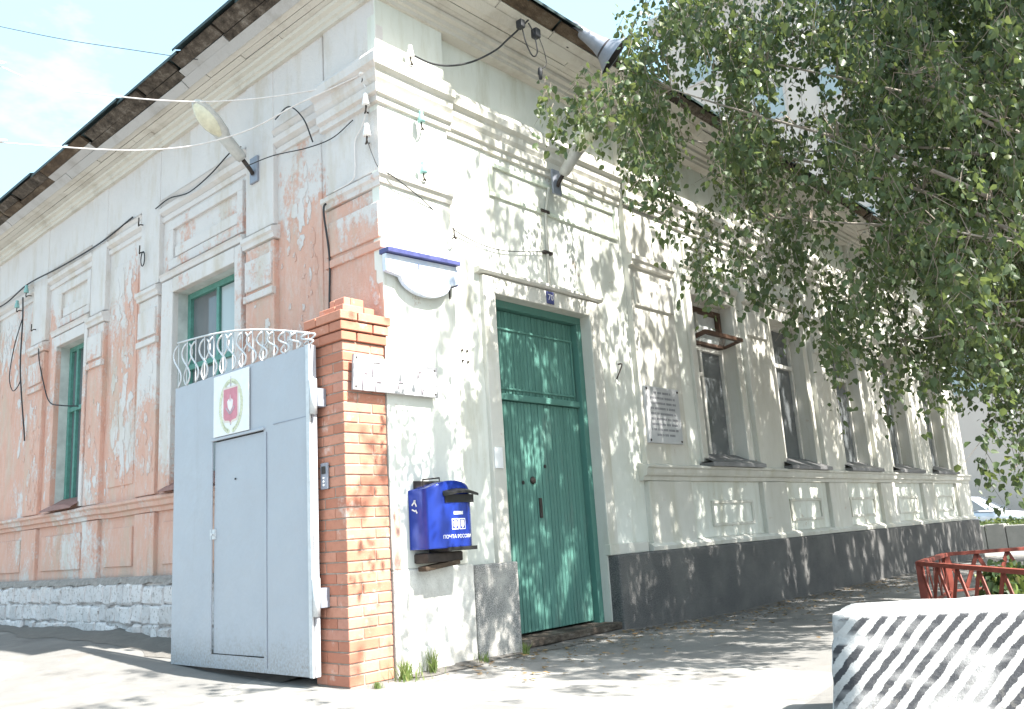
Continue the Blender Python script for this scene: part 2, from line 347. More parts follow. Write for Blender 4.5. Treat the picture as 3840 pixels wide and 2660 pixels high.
class MB:
    def __init__(s): s.v = []; s.f = []
    def add(s, v, f):
        k = len(s.v); s.v += [tuple(x) for x in v]; s.f += [tuple(i+k for i in q) for q in f]; return s
    def box(s, a, b):
        x0, y0, z0 = (min(p, q) for p, q in zip(a, b)); x1, y1, z1 = (max(p, q) for p, q in zip(a, b))
        return s.add([(x0,y0,z0),(x1,y0,z0),(x1,y1,z0),(x0,y1,z0),(x0,y0,z1),(x1,y0,z1),(x1,y1,z1),(x0,y1,z1)],
                     [(0,3,2,1),(4,5,6,7),(0,1,5,4),(1,2,6,5),(2,3,7,6),(3,0,4,7)])
    def beam(s, p, q, w, h, up=(0,0,1)):
        p, q = Vector(p), Vector(q); d = (q-p).normalized(); a = d.cross(Vector(up))
        if a.length < 1e-4: a = d.cross(Vector((1,0,0)))
        a.normalize(); b = a.cross(d)
        c = [(-1,-1),(1,-1),(1,1),(-1,1)]
        vs_ = [p+a*(w/2*i)+b*(h/2*j) for i, j in c] + [q+a*(w/2*i)+b*(h/2*j) for i, j in c]
        return s.add(vs_, [(0,1,2,3),(7,6,5,4),(0,4,5,1),(1,5,6,2),(2,6,7,3),(3,7,4,0)])
    def tube(s, pts, r, n=6, cap=True):
        pts = [Vector(p) for p in pts]; rs = r if isinstance(r, (list, tuple)) else [r]*len(pts); V = []; F = []
        prev = None
        for i, p in enumerate(pts):
            d = (pts[min(i+1, len(pts)-1)]-pts[max(i-1, 0)]).normalized()
            a = prev - d*prev.dot(d) if prev is not None else d.orthogonal()
            if a.length < 1e-5: a = d.orthogonal()
            a.normalize(); prev = a; b = d.cross(a)
            for k in range(n):
                t = 2*math.pi*k/n; V.append(p+(a*math.cos(t)+b*math.sin(t))*rs[i])
        for i in range(len(pts)-1):
            for k in range(n):
                F.append((i*n+k, i*n+(k+1) % n, (i+1)*n+(k+1) % n, (i+1)*n+k))
        if cap: F.append(tuple(range(n-1, -1, -1))); F.append(tuple((len(pts)-1)*n+k for k in range(n)))
        return s.add(V, F)
    def lathe(s, prof, o=(0,0,0), axis=(0,0,1), n=14):
        ax = Vector(axis).normalized(); a = ax.orthogonal().normalized(); b = ax.cross(a); o = Vector(o); V = []; F = []
        for r, h in prof:
            for k in range(n):
                t = 2*math.pi*k/n; V.append(o+ax*h+(a*math.cos(t)+b*math.sin(t))*r)
        for i in range(len(prof)-1):
            for k in range(n): F.append((i*n+k, i*n+(k+1) % n, (i+1)*n+(k+1) % n, (i+1)*n+k))
        return s.add(V, F)
    def prism(s, poly, fn, d0, d1):        # poly of (u,z); fn(u,z,d)->world
        k = len(poly); V = [fn(u, z, d0) for u, z in poly]+[fn(u, z, d1) for u, z in poly]
        return s.add(V, [tuple(range(k)), tuple(range(2*k-1, k-1, -1))]+[(i, (i+1) % k, k+(i+1) % k, k+i) for i in range(k)])
    def put(s, name, m, parent=None, smooth=False, bevel=0, seg=2, loc=None, rot=None):
        me = mesh(name, s.v, s.f, smooth); fixn(me); o = put(name, me, m, parent, loc, rot)
        if bevel:
            bv = o.modifiers.new('bevel', 'BEVEL'); bv.width = bevel; bv.segments = seg; bv.limit_method = 'ANGLE'; bv.angle_limit = .6
        return o
def bez(pts, n=10):        # smooth curve through points (Catmull-Rom)
    P = [Vector(p) for p in pts]; P = [P[0]*2-P[1]]+P+[P[-1]*2-P[-2]]; out = []
    for i in range(1, len(P)-2):
        for k in range(n):
            t = k/n; a, b, c, d = P[i-1:i+3]
            out.append(.5*((2*b)+(c-a)*t+(2*a-5*b+4*c-d)*t*t+(3*b-a-3*c+d)*t**3))
    out.append(P[-2]); return out
FR = lambda u, z, d: Vector((u, -d, z))      # right facade (faces -Y)
FL = lambda u, z, d: Vector((-d, u, z))      # left facade (faces -X)
def text_mesh(name, txt, size, depth=.002):
    c = bpy.data.curves.new(name, 'FONT'); c.body = txt; c.size = size; c.extrude = depth; c.align_x = 'CENTER'; c.align_y = 'CENTER'; c.resolution_u = 2
    o = bpy.data.objects.new(name, c); COL.objects.link(o)
    dg = bpy.context.evaluated_depsgraph_get(); me = bpy.data.meshes.new_from_object(o.evaluated_get(dg))
    bpy.data.objects.remove(o); bpy.data.curves.remove(c); return me

# ------------------------------------------------------------------ ground
def sm(a, b, x):
    t = min(1, max(0, (x-a)/(b-a))); return t*t*(3-2*t)
def gz(x, y):
    z = .20*sm(.9, 4.6, y)*sm(-3.6, -.1, x) - .05*sm(2.6, 4.2, x) - .12*sm(14, 22, x)
    if abs(x) < 14 and abs(y) < 14:
        z += .012*noise.noise(Vector((x*.9, y*.9, 0))) + .006*noise.noise(Vector((x*3, y*3, 2)))
    return z
ax = [-400, -200, -100, -50, -25, -14] + [round(-8+.2*i, 2) for i in range(111)] + [15.5, 18, 22, 26, 32, 45, 80, 150, 300, 600]
ay = [-400, -200, -100, -50, -25, -14] + [round(-8+.2*i, 2) for i in range(81)] + [9, 11, 14, 20, 30, 50, 100, 200, 400, 700]
V = [(x, y, gz(x, y)) for y in ay for x in ax]; nx = len(ax)
Fc = [(j*nx+i, j*nx+i+1, (j+1)*nx+i+1, (j+1)*nx+i) for j in range(len(ay)-1) for i in range(nx-1)]
g = put('ground', mesh('ground', V, Fc, True), M_GROUND); g['kind'] = 'structure'
V = []; Fc = []; n_ = 60
for i in range(n_+1):
    y = .75+i*(10.3-.75)/n_; w = .42+.22*noise.noise(Vector((y*.8, 3, 0)))+.1*noise.noise(Vector((y*3, 7, 0)))
    for k in range(5):
        x = .05-(w+.05)*k/4; V.append((x, y, gz(x, y)+.004+(.055*(1-k/4)**1.3)*(1+.9*noise.noise(Vector((x*5, y*4, 1))))*(k < 4)))
for i in range(n_):
    for k in range(4): Fc.append((i*5+k, i*5+k+1, i*5+k+6, i*5+k+5))
o = put('dirt_verge', mesh('dirt_verge', V, Fc, True), M_DIRT); o['kind'] = 'structure'

V = []; Fc = []; n_ = 110
for i in range(n_+1):
    x = .05+i*15.6/n_; w = .10+.10*noise.noise(Vector((x*1.3, 3, 5)))+.06*noise.noise(Vector((x*4, 7, 2)))+.05
    for k in range(4):
        y = .06-(max(w, .05)+.06)*k/3; V.append((x, y, gz(x, y)+.005+.022*(1-k/3)*(1+noise.noise(Vector((x*6, y*6, 1))))*(k < 3)))
for i in range(n_):
    for k in range(3): Fc.append((i*4+k, i*4+k+1, i*4+k+5, i*4+k+4))
o = put('dirt_edge', mesh('dirt_edge', V, Fc, True), M_DIRT); o['kind'] = 'structure'
b = MB()
for i in range(2600):
    if i % 3: x, y = random.uniform(-3.2, 9), -abs(random.gauss(0, .5))-.05
    else: x, y = random.uniform(-3.5, 6), random.uniform(-3.5, 5)
    if y > -.05 and x > -.05: continue
    r = random.uniform(.003, .010)*(1.6 if random.random() < .06 else 1); z = gz(x, y)
    a = [Vector((random.uniform(.6, 1)*r*math.cos(t), random.uniform(.6, 1)*r*math.sin(t), 0)) for t in (0, 1.6, 3.1, 4.7)]
    b.add([(x+p.x, y+p.y, z) for p in a]+[(x, y, z+r*random.uniform(.5, .9))], [(0,1,4),(1,2,4),(2,3,4),(3,0,4)])
o = b.put('grit', M_CONC, None); o['kind'] = 'stuff'; o['label'] = 'loose grit and pebbles scattered over the pavement'; o['category'] = 'grit'
# ------------------------------------------------------------------ building
B = thing('corner_building', 'old single-storey corner building, peeling pink plaster on one side and white on the other', 'building', (7.5, 6, 0))
DR, DL = -.08, -.06
RLEN, LLEN = 15.05, 14.0
WINR = [(5.29+2.05*i-.49, 5.29+2.05*i+.49, 1.62, 3.64) for i in range(5)]
DOOR = (1.32, 2.70, .05, 3.06)
WINL = [(2.19, 3.41, 1.68, 3.66), (5.66, 6.52, 1.68, 3.68)]
def wall(F, length, top, d, holes, name, m, seed, rev=.30, z0=-.35):
    us = sorted({0.0, length}|{h[i] for h in holes for i in (0, 1)}); zs = sorted({z0, top}|{h[i] for h in holes for i in (2, 3)})
    def fine(a, st):
        out = []
        for p, q in zip(a, a[1:]):
            k = max(1, int(round((q-p)/st))); out += [p+(q-p)*i/k for i in range(k)]
        return out+[a[-1]]
    U, Z = fine(us, .14), fine(zs, .14); b = MB(); idx = {}; 
    def vid(i, j):
        if (i, j) not in idx:
            u, z = U[i], Z[j]; e = .007*noise.noise(Vector((u*1.6, z*1.6, seed)))+.003*noise.noise(Vector((u*6, z*6, seed)))
            idx[i, j] = len(b.v); b.v.append(tuple(F(u, z, d+e)))
        return idx[i, j]
    for i in range(len(U)-1):
        for j in range(len(Z)-1):
            uc, zc = (U[i]+U[i+1])/2, (Z[j]+Z[j+1])/2
            if any(h[0] < uc < h[1] and h[2] < zc < h[3] for h in holes): continue
            b.f.append((vid(i, j), vid(i+1, j), vid(i+1, j+1), vid(i, j+1)))
    w = mesh(name, b.v, b.f, True); o = put('wall', w, m, B)
    rs = []
    for h in holes:
        r = MB(); rs.append(r)
        a0, a1, b0, b1 = h
        for (p, q) in (((a0,b0),(a1,b0)),((a1,b0),(a1,b1)),((a1,b1),(a0,b1)),((a0,b1),(a0,b0))):
            r.add([F(*p, d+.006), F(*q, d+.006), F(*q, d-rev), F(*p, d-rev)], [(0,1,2,3)])
    return o, rs
wr, rr = wall(FR, RLEN, 5.5, DR, WINR+[DOOR], 'wall_white', M_WHITE, 3)
[q.put('reveal', M_TRIMW, B) for q in rr]
wl, rl = wall(FL, LLEN, 5.5, DL, WINL, 'wall_pink', M_PINK, 9)
[q.put('reveal', M_REVL, B) for q in rl]
wr['label'] = 'white plastered street wall with door'; wl['label'] = 'pink peeling side wall'
# far end wall, back walls and dim rooms
b = MB(); b.add([(RLEN,.08,-.3),(RLEN,9,-.3),(RLEN,9,5.5),(RLEN,.08,5.5)], [(0,1,2,3)]); b.put('wall', M_WHITE, B)
b = MB()
b.add([(.45,.5,.2),(RLEN-.1,.5,.2),(RLEN-.1,.5,5.3),(.45,.5,5.3)], []) 
b.v = []; 
for (x0,y0,x1,y1) in ((.4,3.2,RLEN-.05,3.3),(3.2,3.3,3.3,LLEN)): b.box((x0,y0,-.2),(x1,y1,5.4))
b.box((.4,.4,-.1),(RLEN-.05,LLEN,.0)); b.box((.4,.4,4.2),(RLEN-.05,LLEN,4.3))
b.put('interior_wall', M_ROOM, B)

def strip(F, u0, u1, prof, name, m, mitre=0, step=.3, jit=.0025, parent=B, smooth=False, end_mitre=0):
    """moulding: profile of (d,z) swept along u, wobbling slightly like hand-run plaster"""
    k = max(1, int((u1-u0)/step)); V = []; Fc = []; n = len(prof)
    for i in range(k+1):
        u = u0+(u1-u0)*i/k; jd = random.uniform(-jit, jit); jz = random.uniform(-jit, jit)
        for d, z in prof:
            uu = u-(d*mitre if i == 0 else 0)
            V.append(F(uu, z+jz*(i not in (0, k)), d+jd*(i not in (0, k))))
    for i in range(k):
        for j in range(n-1): Fc.append((i*n+j, i*n+j+1, (i+1)*n+j+1, (i+1)*n+j))
    Fc.append(tuple(range(n))); Fc.append(tuple(k*n+j for j in range(n-1, -1, -1)))
    me = mesh(name, V, Fc, smooth); fixn(me); return put(name, me, m, parent)
def slab(F, u0, u1, z0, z1, d0, d1, name, m, parent=B, bev=.008, sub=.45):
    """raised block with slightly irregular edges"""
    nu, nz_ = max(1, int((u1-u0)/sub)), max(1, int((z1-z0)/sub)); b = MB(); V = []
    for i in range(nu+1):
        for j in range(nz_+1):
            e = .0035; 
            V.append((u0+(u1-u0)*i/nu+random.uniform(-e, e)*(1 if i in (0, nu) else 0), z0+(z1-z0)*j/nz_+random.uniform(-e, e)*(1 if j in (0, nz_) else 0)))
    w = nz_+1; front = [F(u, z, d1) for u, z in V]; back = [F(u, z, d0) for u, z in V]; n = len(V)
    fs = [(i*w+j, (i+1)*w+j, (i+1)*w+j+1, i*w+j+1) for i in range(nu) for j in range(nz_)]
    ring = [i*w for i in range(nu)]+[nu*w+j for j in range(nz_)]+[i*w+nz_ for i in range(nu, 0, -1)]+[j for j in range(nz_, 0, -1)]
    sd = [(ring[i], ring[(i+1) % len(ring)], n+ring[(i+1) % len(ring)], n+ring[i]) for i in range(len(ring))]
    b.add(front+back, fs+sd)
    return b.put(name, m, parent, bevel=bev)
def frame(F, u0, u1, z0, z1, w, d0, d1, name, m, parent=B):
    b = MB()
    for a in ((u0,u1,z0,z0+w),(u0,u1,z1-w,z1),(u0,u0+w,z0+w,z1-w),(u1-w,u1,z0+w,z1-w)):
        b.prism([(a[0],a[2]),(a[1],a[2]),(a[1],a[3]),(a[0],a[3])], F, d0, d1)
    return b.put(name, m, parent, bevel=.005)

# ---- right facade trim
PILR = [(0, .77), (3.46, 4.32)] + [(6.03+2.05*i, 6.70+2.05*i) for i in range(4)] + [(14.2, RLEN)]
ENT = [(0,4.44),(.025,4.45),(.025,4.50),(.05,4.515),(.055,4.58),(.035,4.60),(.06,4.64),(.07,4.70),(.105,4.73),(.11,4.80),(.075,4.82),(.05,4.89),(0,4.905)]
for k, (a, c) in enumerate(PILR):
    if k == 0: slab(FR, a, c, .74, 5.42, DR-.02, 0, 'pilaster', M_WHITE)
    else:
        slab(FR, a, c, 1.57, 5.42, DR-.02, -.015, 'pilaster', M_TRIMW)
        slab(FR, a, c, .70, 1.405, DR-.02, -.02, 'pedestal', M_TRIMW)
    strip(FR, a if k else 0, c, [(-.02,3.74),(.02,3.75),(.03,3.79),(.05,3.81),(.05,3.86),(-.02,3.885)], 'impost', M_TRIMW, mitre=1 if k == 0 else 0)
    strip(FR, a, c+.03, ENT, 'entablature', M_TRIMW, mitre=1 if k == 0 else 0)
    if k and k < len(PILR)-1:
        slab(FR, a+.05, c-.05, 3.30, 3.62, -.03, .012, 'pilaster_block', M_TRIMW)
for (a, c) in zip(PILR, PILR[1:]):
    strip(FR, a[1]+.03, c[0], [(d+DR, z) for d, z in ENT], 'entablature', M_TRIMW)
# door bay panel and surround
frame(FR, 1.36, 3.38, 4.02, 4.36, .045, DR-.01, DR+.022, 'panel_frame', M_GREENW)
for a in ((1.16,1.315,.05,3.22),(2.705,2.86,.70,3.22)): slab(FR, *a, DR-.01, -.035, 'door_surround', M_TRIMW)
slab(FR, 1.318, 2.702, 3.065, 3.22, DR-.01, -.038, 'door_surround', M_TRIMW)
strip(FR, 1.10, 2.92, [(DR-.01,3.225),(-.02,3.23),(-.005,3.25),(-.005,3.275),(DR-.01,3.285)], 'door_cornice', M_TRIMW)
# string course and aprons under the windows
STR = [(DR-.01,1.405),(-.02,1.41),(-.015,1.45),(.02,1.465),(.03,1.49),(.03,1.53),(.055,1.545),(.055,1.565),(DR-.01,1.60)]
strip(FR, 3.38, RLEN, STR, 'string_course', M_TRIMW, step=.5)
strip(FR, 3.40, RLEN, [(DR-.01,.695),(.01,.70),(.02,.74),(-.02,.77),(DR-.01,.79)], 'plinth_moulding', M_TRIMW, step=.5)
for i, h in enumerate(WINR):
    c = (h[0]+h[1])/2
    frame(FR, c-.50, c+.50, .90, 1.19, .035, DR-.01, DR+.022, 'apron_panel', M_TRIMW)
    slab(FR, h[0]-.13, h[0]-.004, 1.63, 3.80, DR-.01, DR+.04, 'window_surround', M_TRIMW)
    slab(FR, h[1]+.004, h[1]+.13, 1.63, 3.80, DR-.01, DR+.04, 'window_surround', M_TRIMW)
    slab(FR, h[0], h[1], 3.645, 3.80, DR-.01, DR+.045, 'window_surround', M_TRIMW)
    strip(FR, h[0]-.16, h[1]+.16, [(DR,3.80),(-.02,3.81),(.0,3.85),(.0,3.87),(DR,3.89)], 'window_hood', M_TRIMW)
    frame(FR, c-.55, c+.55, 4.0, 4.32, .045, DR-.01, DR+.025, 'panel_frame', M_TRIMW)
# plinth
slab(FR, 2.73, RLEN+.06, -.35, .695, DR-.02, .045, 'plinth', M_PLINTH, bev=.02)
slab(FR, 2.70, 3.36, .695, .80, DR-.02, -.02, 'plinth_cap', M_TRIMW)
slab(FR, .82, 1.316, -.3, .725, DR-.02, .03, 'plinth', M_GRANIT, bev=.015)
slab(FR, 0.0, .818, -.3, .74, DR-.02, .012, 'plinth', M_CEMENT, bev=.015)
slab(FR, .03, .55, -.3, .19, .0, .045, 'footing', M_CEMENT, bev=.03)
# ---- right windows
def window(F, h, rec, mf, mul_u, trans_z, name='window', glass=M_GLASS, fw=.055, extra=None):
    a0, a1, b0, b1 = h; b = MB()
    for a in ((a0,a1,b0,b0+fw),(a0,a1,b1-fw,b1),(a0,a0+fw,b0+fw,b1-fw),(a1-fw,a1,b0+fw,b1-fw)):
        b.prism([(a[0],a[2]),(a[1],a[2]),(a[1],a[3]),(a[0],a[3])], F, rec-.05, rec+.02)
    w = b.put(name, mf, B, bevel=.004)
    for u in mul_u:
        MB().prism([(u-.025,b0+fw),(u+.025,b0+fw),(u+.025,b1-fw),(u-.025,b1-fw)], F, rec-.045, rec+.016).put('mullion', mf, w, bevel=.004)
    for z in trans_z:
        MB().prism([(a0+fw,z-.028),(a1-fw,z-.028),(a1-fw,z+.028),(a0+fw,z+.028)], F, rec-.043, rec+.024).put('transom', mf, w, bevel=.004)
    us = [a0+fw]+list(mul_u)+[a1-fw]; zs = [b0+fw]+list(trans_z)+[b1-fw]
    for u, u_ in zip(us, us[1:]):
        for z, z_ in zip(zs, zs[1:]):
            t = random.uniform(-.004, .004)
            q = MB().add([F(u, z, rec-.02+t), F(u_, z, rec-.02-t), F(u_, z_, rec-.02-t), F(u, z_, rec-.02+t)], [(0,1,2,3)])
            q.put('pane', glass, w)
    return w
RECR = DR-.16
for i, h in enumerate(WINR):
    c = (h[0]+h[1])/2
    w = window(FR, h, RECR, M_WFRAME, [h[0]+.40], [3.06], 'window')
    # small vent sash beside the mullion
    MB().prism([(h[0]+.06,2.70),(h[0]+.375,2.70),(h[0]+.375,2.75),(h[0]+.06,2.75)], FR, RECR-.04, RECR+.03).put('vent_bar', M_WFRAME, w)
    s = MB(); zt = 1.75; a0, a1 = h[0]-.02, h[1]+.02
    k = 9
    for j in range(k):
        u0, u1 = a0+(a1-a0)*j/k, a0+(a1-a0)*(j+1)/k
        s.add([FR(u0,zt,RECR+.03), FR(u1,zt,RECR+.03), FR(u1+(u1-(a0+a1)/2)*.28,1.615,.10), FR(u0+(u0-(a0+a1)/2)*.28,1.615,.10)], [(0,1,2,3)])
    u0, u1 = a0+(a0-(a0+a1)/2)*.28, a1+(a1-(a0+a1)/2)*.28
    s.add([FR(u0,1.615,.10), FR(u1,1.615,.10), FR(u1,1.575,.10), FR(u0,1.575,.10)], [(0,1,2,3)])
    s.prism([(u0,1.57),(u1,1.57),(u1,1.612),(u0,1.612)], FR, DR, .098)
    s.put('sill', M_ZINC, w)
    if i in (0, 1, 2):
        MB().add([FR(h[0]+.06,1.70,RECR-.013), FR(h[0]+.20+.06*i,1.70,RECR-.013), FR(h[0]+.16+.05*i,3.03,RECR-.013), FR(h[0]+.06,3.03,RECR-.013)], [(0,1,2,3)]).put('curtain', M_PALEP, w)
    if i == 0:      # top light framed in brown with its flap hanging open
        frame(FR, h[0]+.03, h[1]-.03, 3.10, 3.58, .06, RECR-.02, RECR+.05, 'top_light_frame', M_BFRAME, w)
        b = MB()
        for p, q in (((h[0]+.06,3.12,RECR+.05),(h[0]+.06,3.17,RECR+.30)),((h[1]-.06,3.12,RECR+.05),(h[1]-.06,3.17,RECR+.30)),((h[0]+.03,3.17,RECR+.30),(h[1]-.03,3.17,RECR+.30)),((h[0]+.06,3.12,RECR+.05),(h[1]-.06,3.12,RECR+.05))):
            b.beam(FR(*p), FR(*q), .05, .045)
        b.put('open_flap', M_BFRAME, w)
        MB().add([FR(h[0]+.08,3.122,RECR+.06), FR(h[1]-.08,3.122,RECR+.06), FR(h[1]-.08,3.17,RECR+.29), FR(h[0]+.08,3.17,RECR+.29)], [(0,1,2,3)]).put('pane', M_CLEAR, w)
        MB().add([FR(h[0]+.09,3.15,RECR-.012), FR(h[1]-.09,3.15,RECR-.012), FR(h[1]-.09,3.53,RECR-.012), FR(h[0]+.09,3.53,RECR-.012)], [(0,1,2,3)]).put('blind', M_CURT, w)
# ---- door
DREC = DR-.14
dr = frame(FR, DOOR[0]-.005, DOOR[1]+.005, .0, DOOR[3]+.005, .075, DREC-.06, DREC+.06, 'door', M_GREEN); dr['label'] = 'green door of narrow vertical boards'
MB().prism([(1.39,.10),(2.63,.10),(2.63,2.99),(1.39,2.99)], FR, DREC-.07, DREC-.035).put('backing', M_GREEN, dr)
MB().prism([(1.37,.06),(1.372,.06),(1.372,.1),(1.37,.1)], FR, DREC, DREC-.01)
nb = 26
for k in range(nb):
    u0 = 1.392+k*(1.236/nb); u1 = u0+1.236/nb-.005; dj = random.uniform(0, .004)
    MB().prism([(u0,2.205),(u1,2.205),(u1,2.985),(u0,2.985)], FR, DREC-.034, DREC-.010+dj).put('board', M_GREEN, dr, bevel=.004, seg=1)
    MB().prism([(u0,.105),(u1,.105),(u1,2.135),(u0,2.135)], FR, DREC-.034, DREC-.004+dj).put('board', M_GREEN, dr, bevel=.004, seg=1)
MB().prism([(1.392,2.14),(2.628,2.14),(2.628,2.20),(1.392,2.20)], FR, DREC-.034, DREC+.03).put('transom', M_GREEN, dr, bevel=.006)
frame(FR, 1.44, 2.60, 2.24, 2.82, .02, DREC-.012, DREC+.006, 'top_panel_bead', M_GREEN, dr)
MB().lathe([(0,0),(.032,.004),(.036,.014),(.02,.03),(0,.032)], FR(1.86,1.42,DREC-.004), (0,-1,0)).put('knob', M_IRON, dr, True)
MB().prism([(1.93,1.08),(1.965,1.08),(1.965,1.26),(1.93,1.26)], FR, DREC-.004, DREC+.014).put('keyhole_plate', M_IRON, dr, bevel=.004)
for q in ((1.73,1.40),(2.05,1.55)): MB().lathe([(0,.003),(.017,.003),(.017,-.004)], FR(*q,DREC+.002), (0,-1,0)).put('lock_hole', M_BLACK, dr)
MB().prism([(1.30,.02),(2.95,.02),(2.95,.085),(1.30,.085)], FR, DREC-.1, DR+.10).put('threshold', M_OLDWOOD2, dr, bevel=.012)
MB().prism([(1.17,1.50),(1.27,1.50),(1.27,1.68),(1.17,1.68)], FR, -.034, -.022).put('bell_plate', M_WHITEP, B, bevel=.003)

# ---- left facade trim
PILL = [(0, .72), (1.53, 2.0), (3.77, 4.21), (5.13, 5.55), (6.97, 7.46), (8.9, 9.35), (10.8, 11.25), (13.3, LLEN)]
for k, (a, c) in enumerate(PILL):
    slab(FL, a, c, .74, 1.41, DL-.02, -.012, 'pedestal', M_PMIX)
    slab(FL, a, c, 1.59, 3.72, DL-.02, -.004 if k else 0, 'pilaster', M_PINK if k in (1,) else M_PMIX)
    slab(FL, a, c, 3.87, 5.42, DL-.02, -.004 if k else 0, 'pilaster', M_PWHT)
    strip(FL, a-(.0 if k == 0 else .03), c+.03, [(DL-.02,3.72),(.015,3.73),(.02,3.77),(.04,3.79),(.04,3.83),(DL-.02,3.87)], 'impost', M_PWHT, mitre=1 if k == 0 else 0)
    slab(FL, a+.02, c-.01, 3.30, 3.60, -.02, .018, 'pilaster_block', M_PWHT)
    slab(FL, a-.01, c+.01, 3.20, 3.27, -.02, .024, 'pilaster_band', M_PWHT)
strip(FL, 0, .75, [(d*1.25, z) for d, z in ENT], 'entablature', M_PWHT, mitre=1)
for (a, c) in zip(PILL, PILL[1:]):
    strip(FL, a[1]+(.03 if a[0] == 0 else 0), c[0], [(DL-.02,4.54),(DL+.02,4.55),(DL+.03,4.60),(DL+.005,4.612),(DL+.055,4.65),(DL+.065,4.70),(DL+.025,4.715),(DL+.075,4.77),(DL-.02,4.80)], 'entablature', M_PWHT)
slab(FL, .75, LLEN, 4.80, 5.42, DL-.02, -.012, 'frieze', M_PWHT, bev=.01, sub=.6)
STL = [(DL-.01,1.41),(-.02,1.42),(-.015,1.46),(.02,1.475),(.025,1.52),(.05,1.54),(.05,1.565),(DL-.01,1.60)]
strip(FL, .4, LLEN, STL, 'string_course', M_PMIX, step=.4, jit=.006)
for (a, c) in zip(PILL, PILL[1:]):
    if c[0]-a[1] > .6: slab(FL, a[1]+.12, c[0]-.12, .88, 1.30, DL-.01, DL+.02, 'apron_panel', M_PMIX)
slab(FL, .85, 1.42, 1.75, 4.45, DL-.01, DL+.012, 'niche_panel', M_PINK)
slab(FL, 4.36, 5.0, 1.75, 4.35, DL-.01, DL+.012, 'niche_panel', M_PINK)
for h, s0, s1 in ((WINL[0], 2.06, 3.66), (WINL[1], 5.575, 6.67)):
    slab(FL, s0, h[0]-.004, 1.60, 3.82, DL-.01, .01, 'window_surround', M_PWHT)
    slab(FL, h[1]+.004, s1, 1.60, 3.82, DL-.01, .01, 'window_surround', M_PWHT)
    slab(FL, h[0], h[1], h[3]+.004, 3.82, DL-.01, .012, 'window_surround', M_PWHT)
    strip(FL, s0-.02, s1+.03, [(DL,3.83),(.01,3.84),(.02,3.88),(.035,3.90),(DL,3.93)], 'window_hood', M_PWHT)
    frame(FL, s0+.04, s1-.06, 3.96, 4.50, .10, DL-.01, DL+.035, 'panel_frame', M_PMIX)
    slab(FL, s0+.16, s1-.18, 4.08, 4.20, DL-.01, DL+.02, 'panel_bar', M_PWHT)
RECL = DL-.12
for i, h in enumerate(WINL):
    w = window(FL, h, RECL, M_GFRAME, [(h[0]+h[1])/2] if i == 0 else [h[0]+.62], [2.86], 'window', M_GLASS, .06)
    s = MB(); a0, a1 = h[0]-.05, h[1]+.05; kk = 8; c = (a0+a1)/2
    for j in range(kk):
        t0, t1 = j/kk, (j+1)/kk
        b0, b1 = (.045*math.sin(math.pi*t) for t in (t0, t1))
        s.add([FL(a0+(a1-a0)*t0,1.74,RECL+.03), FL(a0+(a1-a0)*t1,1.74,RECL+.03), FL(a0+(a1-a0)*t1,1.60+b1,.10), FL(a0+(a1-a0)*t0,1.60+b0,.10)], [(0,1,2,3)])
        s.add([FL(a0+(a1-a0)*t1,1.60+b1,.10), FL(a0+(a1-a0)*t0,1.60+b0,.10), FL(a0+(a1-a0)*t0,1.585,.10), FL(a0+(a1-a0)*t1,1.585,.10)], [(0,1,2,3)])
    s.put('sill', M_SILLR, w)
MB().add([FL(2.26,1.75,RECL-.006),FL(2.76,1.75,RECL-.006),FL(2.76,3.59,RECL-.006),FL(2.26,3.59,RECL-.006)],[(0,1,2,3)]).put('curtain', M_PALEP, B)
# whitewashed rubble plinth, stone by stone
pl = MB().prism([(.4,-.3),(LLEN,-.3),(LLEN,.72),(.4,.72)], FL, DL-.02, .015).put('plinth', M_STONE, B); pl['label'] = 'whitewashed stone plinth'
row_z = [(-.10, .10), (.105, .305), (.31, .495), (.50, .70)]
for ri, (z0, z1) in enumerate(row_z):
    u = .42+ri*.13
    while u < 10.4:
        L_ = random.uniform(.12, .30); a0, a1 = u+.002, min(u+L_, 10.5)-.002
        if random.random() > .03:
            b = MB(); zz0, zz1 = z0+random.uniform(-.02, .01), z1+random.uniform(-.03, .012); d1 = .05+random.uniform(0, .022)
            V = []
            for (uu, zz_) in ((a0,zz0),((a0+a1)/2,zz0-.004),(a1,zz0),(a1,(zz0+zz1)/2),(a1,zz1),((a0+a1)/2,zz1+.004),(a0,zz1),(a0,(zz0+zz1)/2)):
                V.append((uu+random.uniform(-.01,.01), zz_+random.uniform(-.009,.009)))
            cu, cz = (a0+a1)/2, (zz0+zz1)/2
            inn = [(cu+(p-cu)*.86, cz+(q-cz)*.78) for p, q in V]
            vv = [FL(p,q,.0) for p,q in V]+[FL(p,q,d1-.022+random.uniform(-.008,.008)) for p,q in V]+[FL(p,q,d1+random.uniform(-.008,.008)) for p,q in inn]
            fs = [tuple(range(16,24))]+[(8+i,8+(i+1)%8,16+(i+1)%8,16+i) for i in range(8)]+[(i,(i+1)%8,8+(i+1)%8,8+i) for i in range(8)]
            b.add(vv, fs); b.put('stone', M_STONE, pl)
        u += L_
V = []; Fc = []        # broken ledge above the stones
for i in range(81):
    u = .4+i*10.1/80; e = noise.noise(Vector((u*5, 0, 4)))*.03
    V += [FL(u,.70+e*.3,.0), FL(u,.705+e,.055+abs(e)), FL(u,.745+e*.8,.045+e), FL(u,.775,.0)]
for i in range(80):
    for k in range(3): Fc.append((i*4+k, i*4+k+1, i*4+k+5, i*4+k+4))
put('broken_ledge', mesh('broken_ledge', V, Fc), M_MORTARD, B)

